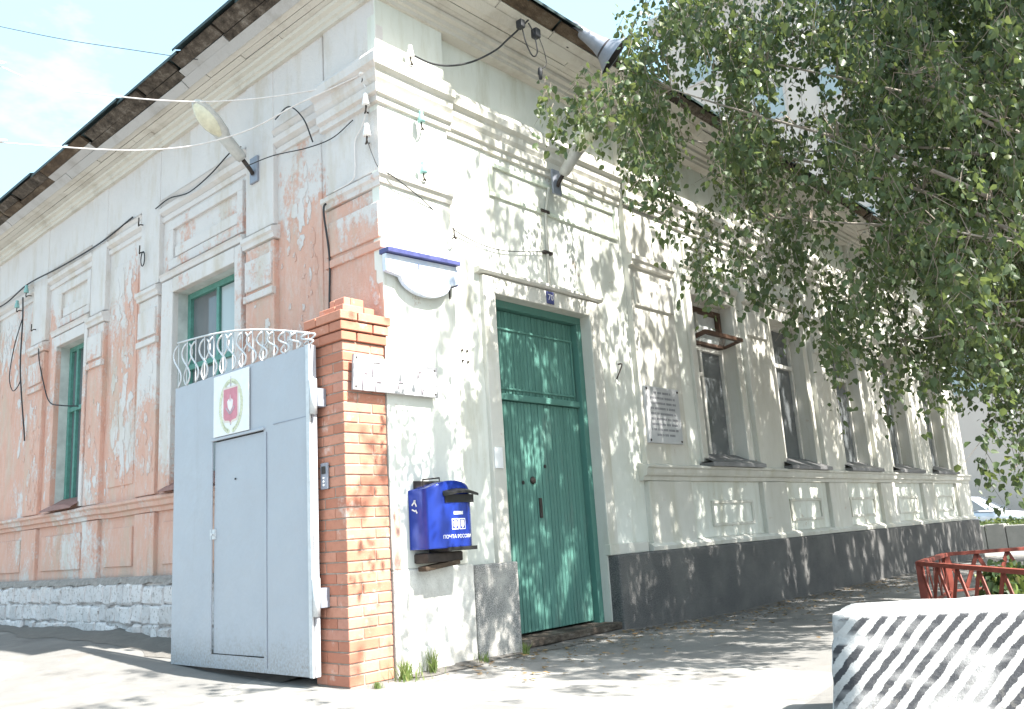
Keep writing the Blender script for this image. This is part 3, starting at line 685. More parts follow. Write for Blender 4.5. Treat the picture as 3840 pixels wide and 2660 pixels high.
# ---- crusts of old limewash still clinging to the pink coat
fk = MB(); tries = 0; made = 0
def surf_l(u, z):
    for a, c in PILL:
        if a-.03 < u < c+.03: return (-.004 if a else 0.0) if (a+.01 < u < c-.01 and 1.62 < z < 3.18) else None
    for h, s0, s1 in ((WINL[0], 2.06, 3.66), (WINL[1], 5.575, 6.67)):
        if s0-.05 < u < s1+.05: return None
    for a, c, z0_, z1_ in ((.85,1.42,1.75,4.45),(4.36,5.0,1.75,4.35)):
        if a-.02 < u < c+.02 and z0_-.02 < z < z1_+.02: return DL+.012 if a+.01 < u < c-.01 and z0_+.01 < z < z1_-.01 else None
    if not 1.66 < z < 4.48: return None
    return DL+.007*noise.noise(Vector((u*1.6, z*1.6, 9)))+.003*noise.noise(Vector((u*6, z*6, 9)))
while made < 420 and tries < 9000:
    tries += 1; u, z = random.uniform(.05, 8.8), random.uniform(1.65, 4.45)
    if noise.noise(Vector((u*.9, z*.7, 4))) < random.uniform(-.25, .45): continue
    w_ = random.uniform(.012, .075)*random.choice((.5, 1, 1)); h_ = w_*random.uniform(1.0, 3.2); k = 13; pts = []
    for i in range(k):
        t = 2*math.pi*i/k; r_ = random.uniform(.55, 1.05); pts.append((u+w_*r_*math.cos(t), z+h_*r_*math.sin(t)))
    ds = [surf_l(*p) for p in pts]+[surf_l(u, z)]
    if any(d is None for d in ds) or max(ds)-min(ds) > .02: continue
    j = len(fk.v); fk.v += [tuple(FL(p[0], p[1], d+.0015)) for p, d in zip(pts, ds)]+[tuple(FL(u+(p[0]-u)*.93, z+(p[1]-z)*.95, d+.0055)) for p, d in zip(pts, ds)]+[tuple(FL(u, z, ds[-1]+.006))]
    fk.f += [(j+i, j+(i+1) % k, j+k+(i+1) % k, j+k+i) for i in range(k)]+[(j+k+i, j+k+(i+1) % k, j+2*k) for i in range(k)]; made += 1
fk.put('limewash_flakes', M_PWHT, B)['kind'] = 'stuff'
# ---- cornice, eaves, roof
CORN = [(-.1,5.40),(.03,5.405),(.035,5.44),(.055,5.45),(.06,5.49),(.10,5.505),(.105,5.535),(-.1,5.56)]
strip(FR, 0, RLEN+.05, CORN, 'cornice', M_SOFFIT, mitre=1, step=.5)
strip(FL, 0, LLEN, CORN, 'cornice', M_SOFFIT, mitre=1, step=.5)
PIECE = {}
def board(F, u0, u1, d0, z0, d1, z1, th, name, m, parent, mit0=False, jit=.006):
    """flat board from (d0,z0) to (d1,z1) in section, running u0..u1"""
    nrm = Vector((-(z1-z0), d1-d0)).normalized()*th
    j0, j1 = random.uniform(-jit, jit), random.uniform(-jit, jit); V = []
    for u, j in ((u0, j0), (u1, j1)):
        for d, z in ((d0,z0),(d1,z1),(d1+nrm.x,z1+nrm.y),(d0+nrm.x,z0+nrm.y)):
            V.append(F(u-(d if (mit0 and u == u0) else 0), z+j, d))
    b = MB().add(V, [(0,1,2,3),(7,6,5,4),(0,4,5,1),(1,5,6,2),(2,6,7,3),(3,7,4,0)])
    return b.put(name, m, parent)
ev = MB().box((.05,.05,5.56),(RLEN,LLEN,5.60)).put('eaves', M_OLDWOOD, B)
for F, LEN, big in ((FR, RLEN+.3, 0), (FL, LLEN, 1)):
    rows = [(.085,5.537,.145,5.558),(.149,5.560,.205,5.578),(.209,5.580,.262,5.598)]
    for r, (d0, z0, d1, z1) in enumerate(rows):
        u = 0.0; first = True
        while u < LEN:
            L_ = random.uniform(1.8, 3.6) if not first else 1.2+r*.55
            board(F, u, min(LEN, u+L_)-.006, d0, z0, d1, z1, .02, 'soffit_plank', M_SOFFIT, ev, first); u += L_; first = False
    u = 0.0; first = True
    while u < LEN:
        L_ = random.uniform(1.5, 3.2)
        board(F, u, min(LEN, u+L_)-.008, .266, 5.590, .345, 5.645, .022, 'fascia_plank', M_FASCIA if big else M_SOFFIT, ev, first, .01); u += L_; first = False
    u = 0.0; first = True
    while u < LEN:
        L_ = random.uniform(.5, 1.5); cut = random.uniform(-.015, .015)
        board(F, u, min(LEN, u+L_)-.012, .340, 5.655, .42+cut, 5.690, .025, 'eave_board', random.choice((M_OLDWOOD, M_OLDWOOD2, M_FASCIA)) if big else M_SOFFIT, ev, first, .008)
        board(F, u, min(LEN, u+L_*random.uniform(.93, 1))-.02, .425+cut, 5.692, .535+random.uniform(-.015, .006), 5.745, .03, 'eave_board', random.choice((M_OLDWOOD, M_OLDWOOD2)), ev, first, .008)
        u += L_; first = False
e = .54
RX1, RY1 = RLEN+.5, LLEN
rb = MB().add([(-e+.02,-e+.02,5.765),(RX1,-e+.02,5.765),(RX1,RY1,5.765),(-e+.02,RY1,5.765),(4.0,4.0,7.6),(RX1-4,4.0,7.6),(4.0,RY1,7.6)],
              [(0,1,5,4),(0,4,6,3),(1,2,5),(4,5,2,6),(0,3,2,1)])
roof = rb.put('roof', M_TIN, B)
for F, LEN in ((FR, RLEN+.4), (FL, LLEN)):
    u = 0.0; first = True; flip = 0
    while u < LEN:
        L_ = random.uniform(.95, 1.5); o_ = .02*flip; flip = 1-flip
        b = MB(); a0, a1 = u, u+L_+.03; dd = e+.012+o_+random.uniform(0, .014); zz_ = 5.757-.004+o_
        st = a0-(dd if first else 0)
        b.add([F(a0-(.2 if first else 0),5.90,.2), F(a1,5.90,.2), F(a1,zz_+random.uniform(-.008,.01),dd), F(st,zz_+.0,dd),
               F(a1,zz_-.03,dd-.003), F(st,zz_-.03,dd-.003)], [(0,1,2,3),(3,2,4,5)])
        b.put('roof_sheet', M_TIN, roof); u += L_; first = False

# ------------------------------------------------------------------ brick gate pillar
PX0, PY0, PS = -.405, .0, .385
P = thing('brick_pillar', 'red-orange brick gate pillar with stepped cap against the building corner', 'pillar', (PX0+PS/2, PY0+PS/2, 0))
bm_l = mesh('brick', *(lambda b: (b.v, b.f))(MB().box((0,0,0),(.25,.12,.066))))
def brick_mesh(L_, W_, H_=.066):
    k = (round(L_,3), round(W_,3), round(H_,3))
    if k not in PIECE:
        b = bmesh.new(); bmesh.ops.create_cube(b, size=1)
        for v in b.verts: v.co = Vector(((v.co.x+.5)*L_, (v.co.y+.5)*W_, (v.co.z+.5)*H_))
        bmesh.ops.bevel(b, geom=list(b.edges), offset=.004, segments=1, affect='EDGES')
        me = bpy.data.meshes.new('brick'); b.to_mesh(me); b.free(); me.materials.append(M_BRICK); PIECE[k] = me
    return PIECE[k]
def brick(x, y, z, L_, W_, rz=0):
    o = put('brick', brick_mesh(L_, W_), M_BRICK, P, (x+random.uniform(-.0025,.0025), y+random.uniform(-.0025,.0025), z), (0,0,rz+random.uniform(-.006,.006))); return o
PITCH_ = .0752
def course(x0, y0, s, z, odd):
    L_, W_ = s*.655, s*.325; g_ = s-L_-W_
    if odd:
        brick(x0, y0, z, L_, W_); brick(x0+s-W_, y0, z, W_, L_); brick(x0+s-L_, y0+s-W_, z, L_, W_); brick(x0, y0+s-L_, z, W_, L_)
    else:
        brick(x0+s-L_, y0, z, L_, W_); brick(x0+s-W_, y0+s-L_, z, W_, L_); brick(x0, y0+s-W_, z, L_, W_); brick(x0, y0, z, W_, L_)
NC = 32
for c in range(-2, NC): course(PX0, PY0, PS, .004+c*PITCH_, c % 2)
for i, c in enumerate(range(NC, NC+3)):
    g_ = .018+.012*i; course(PX0-g_, PY0-g_, PS+g_*2 if i < 9 else PS, .004+c*PITCH_, c % 2)
course(PX0+.045, PY0+.045, PS-.09, .004+(NC+3)*PITCH_, 1)
course(PX0+.10, PY0+.10, PS-.20, .004+(NC+4)*PITCH_, 0)
MB().box((PX0+.007,PY0+.007,-.3),(PX0+PS-.007,PY0+PS-.007,NC*PITCH_)).put('mortar_core', M_MORTAR, P)
MB().box((PX0+.03,PY0+.03,NC*PITCH_),(PX0+PS-.03,PY0+PS-.03,(NC+3)*PITCH_-.01)).put('mortar_core', M_MORTARD, P)

# intercom on the pillar
I = thing('door_intercom', 'small grey intercom panel on shaded side of brick pillar', 'intercom', (PX0, .24, 1.44))
MB().box((PX0-.022,.185,1.345),(PX0-.003,.27,1.535)).put('housing', M_HORN, I, bevel=.006)
MB().box((PX0-.028,.205,1.455),(PX0-.02,.25,1.51)).put('speaker_grille', M_BLACK, I, bevel=.003)
for k in range(3): MB().lathe([(0,.008),(.007,.007),(.008,0)], (PX0-.022,.227,1.375+.025*k), (-1,0,0), 8).put('button', M_WHITEP, I)

# ------------------------------------------------------------------ gate leaf
GX = -.50
G = thing('steel_gate', 'grey sheet-steel gate leaf with wicket door and curled rods on top, swung open', 'gate', (GX, 1.3, 0))
FG = lambda u, z, d: Vector((GX-d, u, z))
G0, G1, GB, GT = .27, 2.33, .065, 2.415
WK = (.90, 1.66, .17, 1.86)
def sheet(F, u0, u1, z0, z1, d, holes, name, m, parent, seed):
    us = sorted({u0,u1}|{h[i] for h in holes for i in (0,1)}); zs = sorted({z0,z1}|{h[i] for h in holes for i in (2,3)})
    def fine(a):
        o = []
        for p, q in zip(a, a[1:]):
            k = max(1, int((q-p)/.12)); o += [p+(q-p)*i/k for i in range(k)]
        return o+[a[-1]]
    us, zs = fine(us), fine(zs); b = MB()
    for p in zs:
        for q in us: b.v.append(tuple(F(q, p, d+.005*noise.noise(Vector((q*1.7,p*1.3,seed))))))
    w = len(us)
    for j in range(len(zs)-1):
        for i in range(w-1):
            uc, zc = (us[i]+us[i+1])/2, (zs[j]+zs[j+1])/2
            if not any(h[0]<uc<h[1] and h[2]<zc<h[3] for h in holes): b.f.append((j*w+i,j*w+i+1,(j+1)*w+i+1,(j+1)*w+i))
    o = put(name, mesh(name, b.v, b.f, True), m, parent); return o
sheet(FG, G0, G1, GB, GT, 0, [WK], 'panel', M_GATE, G, 5)
b = MB()
for p, q in (((G0+.02,GB),(G0+.02,GT)),((G1-.02,GB),(G1-.02,GT)),((G0,GB+.02),(G1,GB+.02)),((G0,GT-.02),(G1,GT-.02)),((G0,1.885),(G1,1.885))):
    b.beam(FG(*p,-.03), FG(*q,-.03), .045, .045, up=(1,0,0))
b.put('gate_frame', M_GATE, G, bevel=.004)
MB().box((GX-.022,G0-.012,GB),(GX-.004,G0+.03,GT)).put('edge_strip', M_SILVER, G, bevel=.003)
MB().beam(FG(.29,1.885,.002), FG(.76,1.885,.002), .004, .006).put('weld_seam', M_HORN, G)
MB().beam(FG(.855,.10,.002), FG(.855,1.84,.002), .004, .006, up=(1,0,0)).put('weld_seam', M_HORN, G)
wk = sheet(FG, WK[0]+.004, WK[1]-.012, WK[2]+.006, WK[3]-.012, -.012, [], 'wicket', M_GATE, G, 8)
b = MB()
for a in ((WK[0],WK[0]+.004,WK[2],WK[3]),(WK[1]-.012,WK[1],WK[2],WK[3])): b.prism([(a[0],a[2]),(a[1],a[2]),(a[1],a[3]),(a[0],a[3])], FG, -.05, -.03)
for a in ((WK[0],WK[1],WK[2],WK[2]+.006),(WK[0],WK[1],WK[3]-.012,WK[3])): b.prism([(a[0],a[2]),(a[1],a[2]),(a[1],a[3]),(a[0],a[3])], FG, -.05, -.03)
b.put('gap', M_BLACK, wk)
MB().beam(FG(WK[0]-.02,WK[3]+.008,.004), FG(WK[1]+.02,WK[3]+.008,.004), .02, .02).put('drip_rail', M_GATE, wk, bevel=.003)
MB().beam(FG(WK[1]+.008,WK[2],.003), FG(WK[1]+.008,WK[3],.003), .016, .012, up=(1,0,0)).put('stop_rail', M_GATE, wk, bevel=.002)
b = MB().tube([FG(WK[1]-.03,1.10,0),FG(WK[1]-.03,1.10,.03)], .012, 8); b.box(FG(WK[1]-.045,1.06,-.008), FG(WK[1]+.03,1.14,.006)); b.put('latch', M_SILVER, wk)
MB().lathe([(0,.004),(.008,.004),(.009,-.002)], FG(1.32,1.52,-.006), (-1,0,0), 8).put('peephole', M_BLACK, wk)
for z in (.60, 2.02):
    h_ = MB(); h_.lathe([(0,-.13),(.027,-.13),(.027,.13),(0,.13)], (GX+.0,G0-.035,z), (0,0,1), 12); h_.put('hinge', M_SILVER, G, True)
    MB().box((GX+.02,G0-.06,z-.075),(PX0+.0,G0+.02,z+.06)).put('hinge_plate', M_HORN, G, bevel=.003)
def railz(u):      # bowed top rail
    t = (u-G0)/(G1-G0); return GT+.09+(.33)*t+.07*math.sin(math.pi*t)
MB().tube([FG(G0+.01+(G1-G0-.02)*i/20, railz(G0+(G1-G0)*i/20), -.01) for i in range(21)], .0085, 6).put('top_rail', M_SILVER, G, True)
for k in range(14):
    u = G0+.03+k*(G1-G0-.06)/13; zt = railz(u); hgt = zt-GT
    sgn = 1 if k % 2 else -1
    MB().tube([FG(u,GT-.01,-.01),FG(u,zt,-.01)], .005, 5).put('rod', M_SILVER, G)
    amp = .072
    pts = [FG(u-amp*math.sin(math.pi*2*t*.9+.3)*(1 if t < .98 else 0), GT+hgt*.92*t, .0) for t in [i/16 for i in range(17)]]
    MB().tube(pts, .0085, 6).put('curl_rod', M_SILVER, G, True)
    pts = [FG(u+amp*math.sin(math.pi*2*t*.9+.3), GT+hgt*.92*t, -.02) for t in [i/16 for i in range(17)]]
    if k % 2 == 0: MB().tube(pts, .0075, 6).put('curl_rod', M_SILVER, G, True)

# emblem plate on the gate
E_ = thing('emblem_plate', 'white plate with red shield and pale olive wreath on the grey gate', 'sign', (GX-.01, 1.36, 2.14))
EC = (1.355, 2.125)
MB().box((GX-.016,1.085,1.885),(GX-.008,1.632,2.395)).put('plate', M_WHITEP, E_, bevel=.002)
b = MB()
for k in range(40):
    t = 2*math.pi*k/40+.08
    if abs(math.sin(t)-1) < .012: continue
    cu, cz = EC[0]+.165*math.cos(t), EC[1]-.01+.205*math.sin(t)
    dirx, dirz = -math.sin(t)*.165, math.cos(t)*.205
    l_ = math.hypot(dirx, dirz); dirx /= l_; dirz /= l_; up_ = 1 if math.cos(t) > 0 else -1
    for side in (-1, 1):
        ox, oz = -dirz*side, dirx*side
        a = [(cu,cz),(cu+dirx*up_*.02+ox*.020,cz+dirz*up_*.02+oz*.020),(cu+dirx*up_*.045+ox*.014,cz+dirz*up_*.045+oz*.014),(cu+dirx*up_*.028+ox*.0,cz+dirz*up_*.028)]
        b.prism(a, FG, .0165, .019)
b.put('wreath', M_EMOLV, E_)
def shield(s, dx=0):
    w_, h_ = .105*s, .135*s; c0, c1 = EC
    return [(c0-w_,c1+h_),(c0+w_,c1+h_),(c0+w_,c1-h_*.72),(c0+w_*.8,c1-h_*.9),(c0+w_*.2,c1-h_*.95),(c0,c1-h_*1.08),(c0-w_*.2,c1-h_*.95),(c0-w_*.8,c1-h_*.9),(c0-w_,c1-h_*.72)]
MB().prism(shield(1.13), FG, .0165, .0195).put('shield_edge', M_EMPINK, E_)
MB().prism(shield(1.0), FG, .0165, .0215).put('shield', M_EMRED, E_)
c0, c1 = EC
b = MB()
b.prism([(c0-.045,c1+.03),(c0-.02,c1+.05),(c0-.008,c1+.02),(c0,c1+.085),(c0+.008,c1+.02),(c0+.02,c1+.05),(c0+.045,c1+.03),(c0+.035,c1-.02),(c0,c1-.06),(c0-.035,c1-.02)], FG, .021, .0235)
b.put('shield_device', M_EMWHT, E_)
b = MB()
for s in (-1, 1): b.beam(FG(c0+s*.065,c1-.02,.0225), FG(c0+s*.005,c1-.075,.0225), .004, .014)
b.prism([(c0-.006,c1+.15),(c0,c1+.235),(c0+.006,c1+.15)], FG, .0165, .0195); b.prism([(c0-.005,c1-.14),(c0+.005,c1-.14),(c0+.004,c1-.165),(c0-.004,c1-.165)], FG, .0165, .0205)
b.put('sword', M_EMGREY, E_)

# ------------------------------------------------------------------ mailbox
MBX = thing('mailbox', 'blue wall mailbox with black slot hood and white lettering', 'mailbox', (.39, -.12, .85))
x0, x1, zb, zt, dp = .165, .605, .875, 1.315, .245
def plan(t):       # outline in plan, t along left side -> bowed front -> right side
    pass
outl = [(x0,-.005)]
for i in range(5): outl.append((x0-.006*i/4, -.17*(i+1)/5-.01))
for i in range(13):
    a = i/12; xx = x0+(x1-x0)*a; outl.append((xx, -dp-.028*math.sin(math.pi*a)+ (.028*(1-a*8) if a < .125 else .028*(1-(1-a)*8) if a > .875 else 0)))
for i in range(5): outl.append((x1+.0, -.17*(5-i)/5-.01))
outl.append((x1,-.005)); no = len(outl)
def ztop(x): q = (x-(x0+x1)/2)/((x1-x0)/2); return zt+.055*(1-min(1, abs(q))**2.2)
b = MB(); lev = [0,.03,.5,.93,1]
for li, l in enumerate(lev):
    for (xx, yy) in outl:
        zz_ = zb+(ztop(xx)-zb)*l; sh = 0 if l < 1 else .012
        b.v.append((xx, yy+(sh if yy < -.1 else 0), zz_))
for li in range(len(lev)-1):
    for i in range(no-1): b.f.append((li*no+i, li*no+i+1, (li+1)*no+i+1, (li+1)*no+i))
b.f.append(tuple(range(no-1,-1,-1)))
tl = (len(lev)-1)*no; mid = len(b.v); b.v.append(((x0+x1)/2,-.005,ztop((x0+x1)/2)))
for i in range(no-1): b.f.append((tl+i, tl+i+1, mid))
b.put('body', M_BLUE, MBX, True, bevel=.004)
hood = MB()
hp = []
for i in range(13):
    a = i/12; xx = .275+(x1+.012-.275)*a; yf = -dp-.028*math.sin(math.pi*(xx-x0)/(x1-x0)) if xx < x1 else -dp
    hp.append((xx, yf+.004, yf-.055*min(1, 6*a+.2)))
for (xx, ya, yb_) in hp:
    zc = 1.285+.028*(1-((xx-.45)/.2)**2)
    hood.v += [(xx,ya,zc),(xx,yb_,zc-.022),(xx,yb_,zc-.040),(xx,ya,zc-.028)]
for i in range(12):
    for k in range(4): hood.f.append((i*4+k, i*4+(k+1)%4, (i+1)*4+(k+1)%4, (i+1)*4+k))
hood.f += [(0,1,2,3),(51,50,49,48)]
hood.put('slot_hood', M_BLACK, MBX)
MB().box((.29,-.2755,1.205),(.585,-.25,1.265)).put('letter_slot', M_BLACK, MBX)
MB().box((.30,-.277,zb-.022),(x1-.004,-.06,zb+.006)).put('bottom_edge', M_BLACK, MBX, bevel=.004)
b = MB()
b.tube([(.25,-.08,1.34),(.25,-.08,1.39),(.42,-.08,1.405),(.42,-.08,1.365)], .006, 6); b.box((.22,-.02,1.31),(.56,-.005,1.385)); b.put('hanger', M_IRON, MBX)
MB().box((.20,-.16,.775),(.56,-.0,.848)).put('bracket', M_IRON, MBX, bevel=.012)
MB().beam((.19,-.10,.735),(.52,-.12,.77), .10, .035).put('support_board', M_OLDWOOD, MBX, bevel=.006)
def on_front(me, x, z, name, m):
    # wrap onto the bowed front
    for v in me.vertices:
        px = x+v.co.x; pz = z+v.co.y; q = max(0, min(1, (px-x0)/(x1-x0)))
        v.co = Vector((px, -dp-.028*math.sin(math.pi*q)-.0015-v.co.z, pz))
    me.materials.clear(); return put(name, me, m, MBX)
on_front(text_mesh('lettering', 'ПОЧТА РОССИИ', .036, .001), .408, .955, 'lettering', M_WHITEP)
b = MB()
for (a0,b0,a1,b1) in ((-.072,-.038,-.004,.042),(.004,-.038,.072,.042)):
    for q in ((a0,b0,a1,b0+.006),(a0,b1-.006,a1,b1),(a0,b0,a0+.006,b1),(a1-.006,b0,a1,b1)): b.box((q[0],q[1],0),(q[2],q[3],.001))
b.box((-.055,-.015,0),(-.02,.025,.001)); b.add([(-.038,-.03,.0008),(-.018,-.01,.0008),(-.058,-.01,.0008)],[(0,1,2)])
b.add([(.02,.03,.0008),(.055,.03,.0008),(.06,-.01,.0008),(.04,-.03,.0008),(.02,-.01,.0008)],[(0,1,2,3,4)])
on_front(mesh('logo', b.v, b.f), .420, 1.045, 'post_emblem', M_WHITEP)
b = MB().box((-.05,-.012,0),(.05,.012,.001)); on_front(mesh('strip', b.v, b.f), .420, 1.128, 'white_strip', M_WHITEP)
b = MB()
for (p, q) in (((.05,1.20),(.09,1.235)),((.075,1.235),(.10,1.19)),((.05,1.17),(.085,1.155)),((.09,1.165),(.105,1.14))):
    b.beam((x0-.0065,-p[0],p[1]),(x0-.0065,-q[0],q[1]), .004, .01)
b.put('scuffed_mark', M_WHITEP, MBX)

# ------------------------------------------------------------------ signs and plaques
S_ = thing('street_sign', 'white scroll-shaped street sign with blue top edge on the white corner', 'sign', (.36, -.06, 3.0))
poly = [(-.03,3.135),(.735,3.165),(.735,3.01),(.66,2.985)]
for i in range(1, 12):
    a = math.pi*i/12; poly.append((.385+.265*math.cos(a), 2.985-.135*math.sin(a)))
poly += [(.115,2.975),(-.03,2.995)]
MB().prism(poly, FR, .03, .075).put('plate', M_SIGN, S_, bevel=.004)
MB().prism([(-.035,3.138),(.745,3.168),(.745,3.205),(-.035,3.178)], FR, .0, .115).put('top_edge', M_SIGNB, S_, bevel=.004)
MB().prism([(.30,3.06),(.312,3.06),(.312,3.105),(.30,3.105)], FR, .0745, .0775).put('faded_letter', M_SIGNB, S_)
MB().prism([(.735,3.0),(.745,3.0),(.745,3.14),(.735,3.14)], FR, .0, .07).put('side_edge', M_SIGNB, S_)
MB().prism([(.70,2.90),(.71,2.90),(.71,2.985),(.70,2.985)], FR, .0, .012).put('bracket', M_IRON, S_)

S2 = thing('white_signboard', 'blank-looking white metal signboard with raised strokes screwed across pillar and wall', 'sign', (.05, -.05, 2.15))
MB().prism([(-.365,2.035),(.47,2.035),(.47,2.275),(-.352,2.30)], FR, .040, .062).put('plate', M_WORNP, S2, bevel=.002)
for (cu, cz, w_, h_) in ((-.25,2.10,.03,.065),(-.14,2.20,.045,.055),(-.13,2.075,.03,.035),(.09,2.10,.035,.025),(.28,2.20,.02,.025),(.31,2.07,.012,.02)):
    q = [(cu-w_,cz-h_),(cu-w_,cz+h_*.6),(cu-w_*.8,cz+h_*.9),(cu-w_*.3,cz+h_),(cu+w_*.6,cz+h_)]
    MB().tube([FR(*p,.064) for p in q], .0055, 5).put('raised_stroke', M_EMGREY, S2, True)
for u, z in ((-.34,2.06),(.44,2.06),(.44,2.25),(-.33,2.275)): MB().lathe([(0,.004),(.007,.003),(.008,0)], FR(u,z,.062), (0,-1,0), 8).put('screw', M_IRON, S2)
S3 = thing('house_number_plate', 'small dark blue house number plate above the green door', 'sign', (2.08, -.04, 3.14))
MB().prism([(2.03,3.085),(2.13,3.085),(2.13,3.205),(2.03,3.205)], FR, -.036, -.022).put('plate', M_SIGNB, S3, bevel=.002)
me = text_mesh('digits', '70', .085, .0008); me.transform(Matrix.Rotation(math.pi/2, 4, 'X')); me.transform(Matrix.Translation((2.08, .0205, 3.145)))
me.materials.clear(); put('digits', me, M_EMWHT, S3)
S4 = thing('memorial_plaque', 'grey marble plaque with worn lettering beside the first window', 'plaque', (3.83, .0, 2.1))
MB().prism([(3.50,1.80),(4.17,1.80),(4.17,2.41),(3.50,2.41)], FR, -.016, .018).put('slab', M_PLAQUE, S4, bevel=.006)
b = MB()
for r in range(9):
    z = 2.345-r*.057; u = 3.57+(.09 if r in (0, 8) else random.uniform(0,.02)); end = 4.10-(.10 if r in (0,8) else random.uniform(0,.05))
    while u < end:
        w_ = random.uniform(.012,.026); b.prism([(u,z-.012),(u+w_,z-.012),(u+w_,z+.012),(u,z+.012)], FR, .0185, .0195)
        u += w_+random.choice((.006,.006,.006,.022))
b.put('worn_lettering', M_INK, S4)['kind'] = 'stuff'
for u, z in ((3.53,1.83),(4.14,1.83),(4.14,2.38),(3.53,2.38)): MB().lathe([(0,.01),(.012,.006),(.014,0)], FR(u,z,.018), (0,-1,0), 8).put('fixing', M_IRON, S4)

# ------------------------------------------------------------------ lamps, conduit, horn
def lamp(name, F, u, base, mid, tip, label):
    L = thing(name, label, 'street lamp', F(u, base[1], 0), 'street lamps on the walls')
    (d0, z0), (d1, z1), (d2, z2) = base, mid, tip
    MB().prism([(u-.065,z0-.14),(u+.065,z0-.14),(u+.065,z0+.12),(u-.065,z0+.12)], F, -.005, .02).put('wall_plate', M_HORN, L, bevel=.004)
    MB().tube([F(u,z0-.06,.02), F(u,z0-.02,d0*.5), F(u,z1,d1)], .02, 8).put('arm', M_IRON, L, True)
    ax = (F(u,z2,d2)-F(u,z1,d1)); Ln = ax.length; ax.normalize(); side = F(1,0,0)-F(0,0,0); nrm = ax.cross(side).normalized()
    if nrm.z < 0: nrm = -nrm
    o_ = F(u,z1,d1)
    prof = [(0,.045,.04),(.05,.06,.055),(.38,.066,.06),(.44,.10,.07),(.62,.118,.08),(.82,.112,.075),(.95,.075,.05),(1,.03,.02)]
    b = MB(); n = 14
    for t, w_, h_ in prof:
        for k in range(n):
            a = 2*math.pi*k/n; hh = h_*math.sin(a); hh = hh if hh > 0 else hh*(.35 if t > .4 else .9)
            b.v.append(tuple(o_+ax*(Ln*t)+side*(w_*math.cos(a))+nrm*hh))
    for i in range(len(prof)-1):
        for k in range(n): b.f.append((i*n+k, i*n+(k+1)%n, (i+1)*n+(k+1)%n, (i+1)*n+k))
    b.f += [tuple(range(n)), tuple((len(prof)-1)*n+k for k in range(n))]
    b.put('head', M_LAMP, L, True)
    b = MB()
    for i in range(7):
        t = i/6; rr_ = math.sin(math.pi*min(.98, max(.02, t*.94+.03)))**.5
        for k in range(9):
            a = math.pi*k/8; b.v.append(tuple(o_+ax*(Ln*(.43+.53*t))+side*(.098*rr_*math.cos(a))-nrm*(.012+.075*rr_*math.sin(a))))
    for i in range(6):
        for k in range(8): b.f.append((i*9+k, i*9+k+1, (i+1)*9+k+1, (i+1)*9+k))
    b.put('lens', M_LENS, L, True); return L
lamp('street_lamp', FL, 1.83, (.10, 4.50), (.13, 4.56), (.63, 4.99), 'grey street lamp with yellowed lens on the pink wall')
lamp('street_lamp', FR, 2.27, (.08, 4.38), (.10, 4.42), (.56, 4.86), 'grey street lamp half hidden by leaves above the green door')
C_ = thing('conduit', 'thin cream conduit pipe running down from lamp to the green door', 'pipe', (2.14, -.02, 3.2))
MB().tube([FR(2.18,4.30,-.02), FR(2.15,4.05,DR+.018), FR(2.12,3.27,DR+.018)], .014, 8).put('pipe', M_TRIMW, C_, True)
for z in (3.62, 4.05): MB().prism([(2.07,z-.015),(2.20,z-.015),(2.20,z+.015),(2.07,z+.015)], FR, DR-.004, DR+.034).put('clip', M_IRON, C_, bevel=.003)
H = thing('loudspeaker', 'grey horn loudspeaker hanging under the eaves', 'loudspeaker', (2.30, -.55, 5.6))
ha = Vector((.55,-.50,-.62)).normalized(); hp0 = Vector((2.16,-.50,5.80))
pr = [(.045,0),(.056,.07),(.064,.15),(.078,.25),(.105,.33),(.15,.40),(.20,.455),(.21,.468)]
MB().lathe(pr, hp0, ha, 22).put('horn', M_HORN, H, True)
MB().lathe([(.203,.46),(.14,.39),(.095,.31),(.05,.2),(0,.18)], hp0, ha, 22).put('throat', M_HORNIN, H, True)
MB().lathe([(0,-.07),(.05,-.07),(.055,-.02),(.05,.03),(.035,.04)], hp0, ha, 16).put('driver', M_HORN, H, True)
MB().beam(hp0+Vector((0,.02,.0)), (2.16,-.36,5.66), .03, .015).put('bracket', M_IRON, H)

# ------------------------------------------------------------------ insulators, hooks and cables
ins_m = None
def insulator(F, u, z, label, glass=None, hook_only=False, ring=False, name=None):
    T = thing(name or ('wall_hook' if hook_only else 'insulator'), label, 'hook' if hook_only else 'insulator', F(u, z, 0), 'insulators and hooks on the walls')
    MB().tube(bez([F(u+.05,z-.02,-.02), F(u+.045,z-.025,.03), F(u+.02,z-.055,.06), F(u-.01,z-.05,.075), F(u-.015,z-.01,.075), F(u-.015,z+.03,.075)], 4), .007, 6).put('hook', M_IRON, T, True)
    if not hook_only:
        MB().lathe([(0,.085),(.018,.085),(.022,.07),(.017,.055),(.024,.045),(.026,.03),(.03,.01),(.034,-.012),(.03,-.02),(0,-.02)], F(u-.015,z+.015,.075), (0,0,1), 14).put('bell', glass or M_CERAM, T, True)
    if ring: MB().tube([F(u-.02+.045*math.cos(t), z-.12+.085*math.sin(t), .04) for t in [2*math.pi*i/16 for i in range(17)]], .006, 6, False).put('wire_loop', M_CABLE, T, True)
    return T
for z, lb in ((4.70, 'white ceramic insulator at the corner just below the frieze, holding the white cables'),
              (4.42, 'white ceramic insulator at the corner, middle one of three'), (4.15, 'white ceramic insulator at the corner, lowest of three')):
    insulator(FL, .10 if z > 4.6 else .07, z, lb)
insulator(FL, 4.12, 4.66, 'empty iron hook on limewashed pilaster, upper of two', hook_only=True)
insulator(FL, 4.08, 4.32, 'iron hook with hanging wire loop on limewashed pilaster, lower of two', hook_only=True, ring=True)
insulator(FL, 7.52, 4.64, 'pale insulator under the black cable bundle at far end of the pink wall', M_GLASSI)
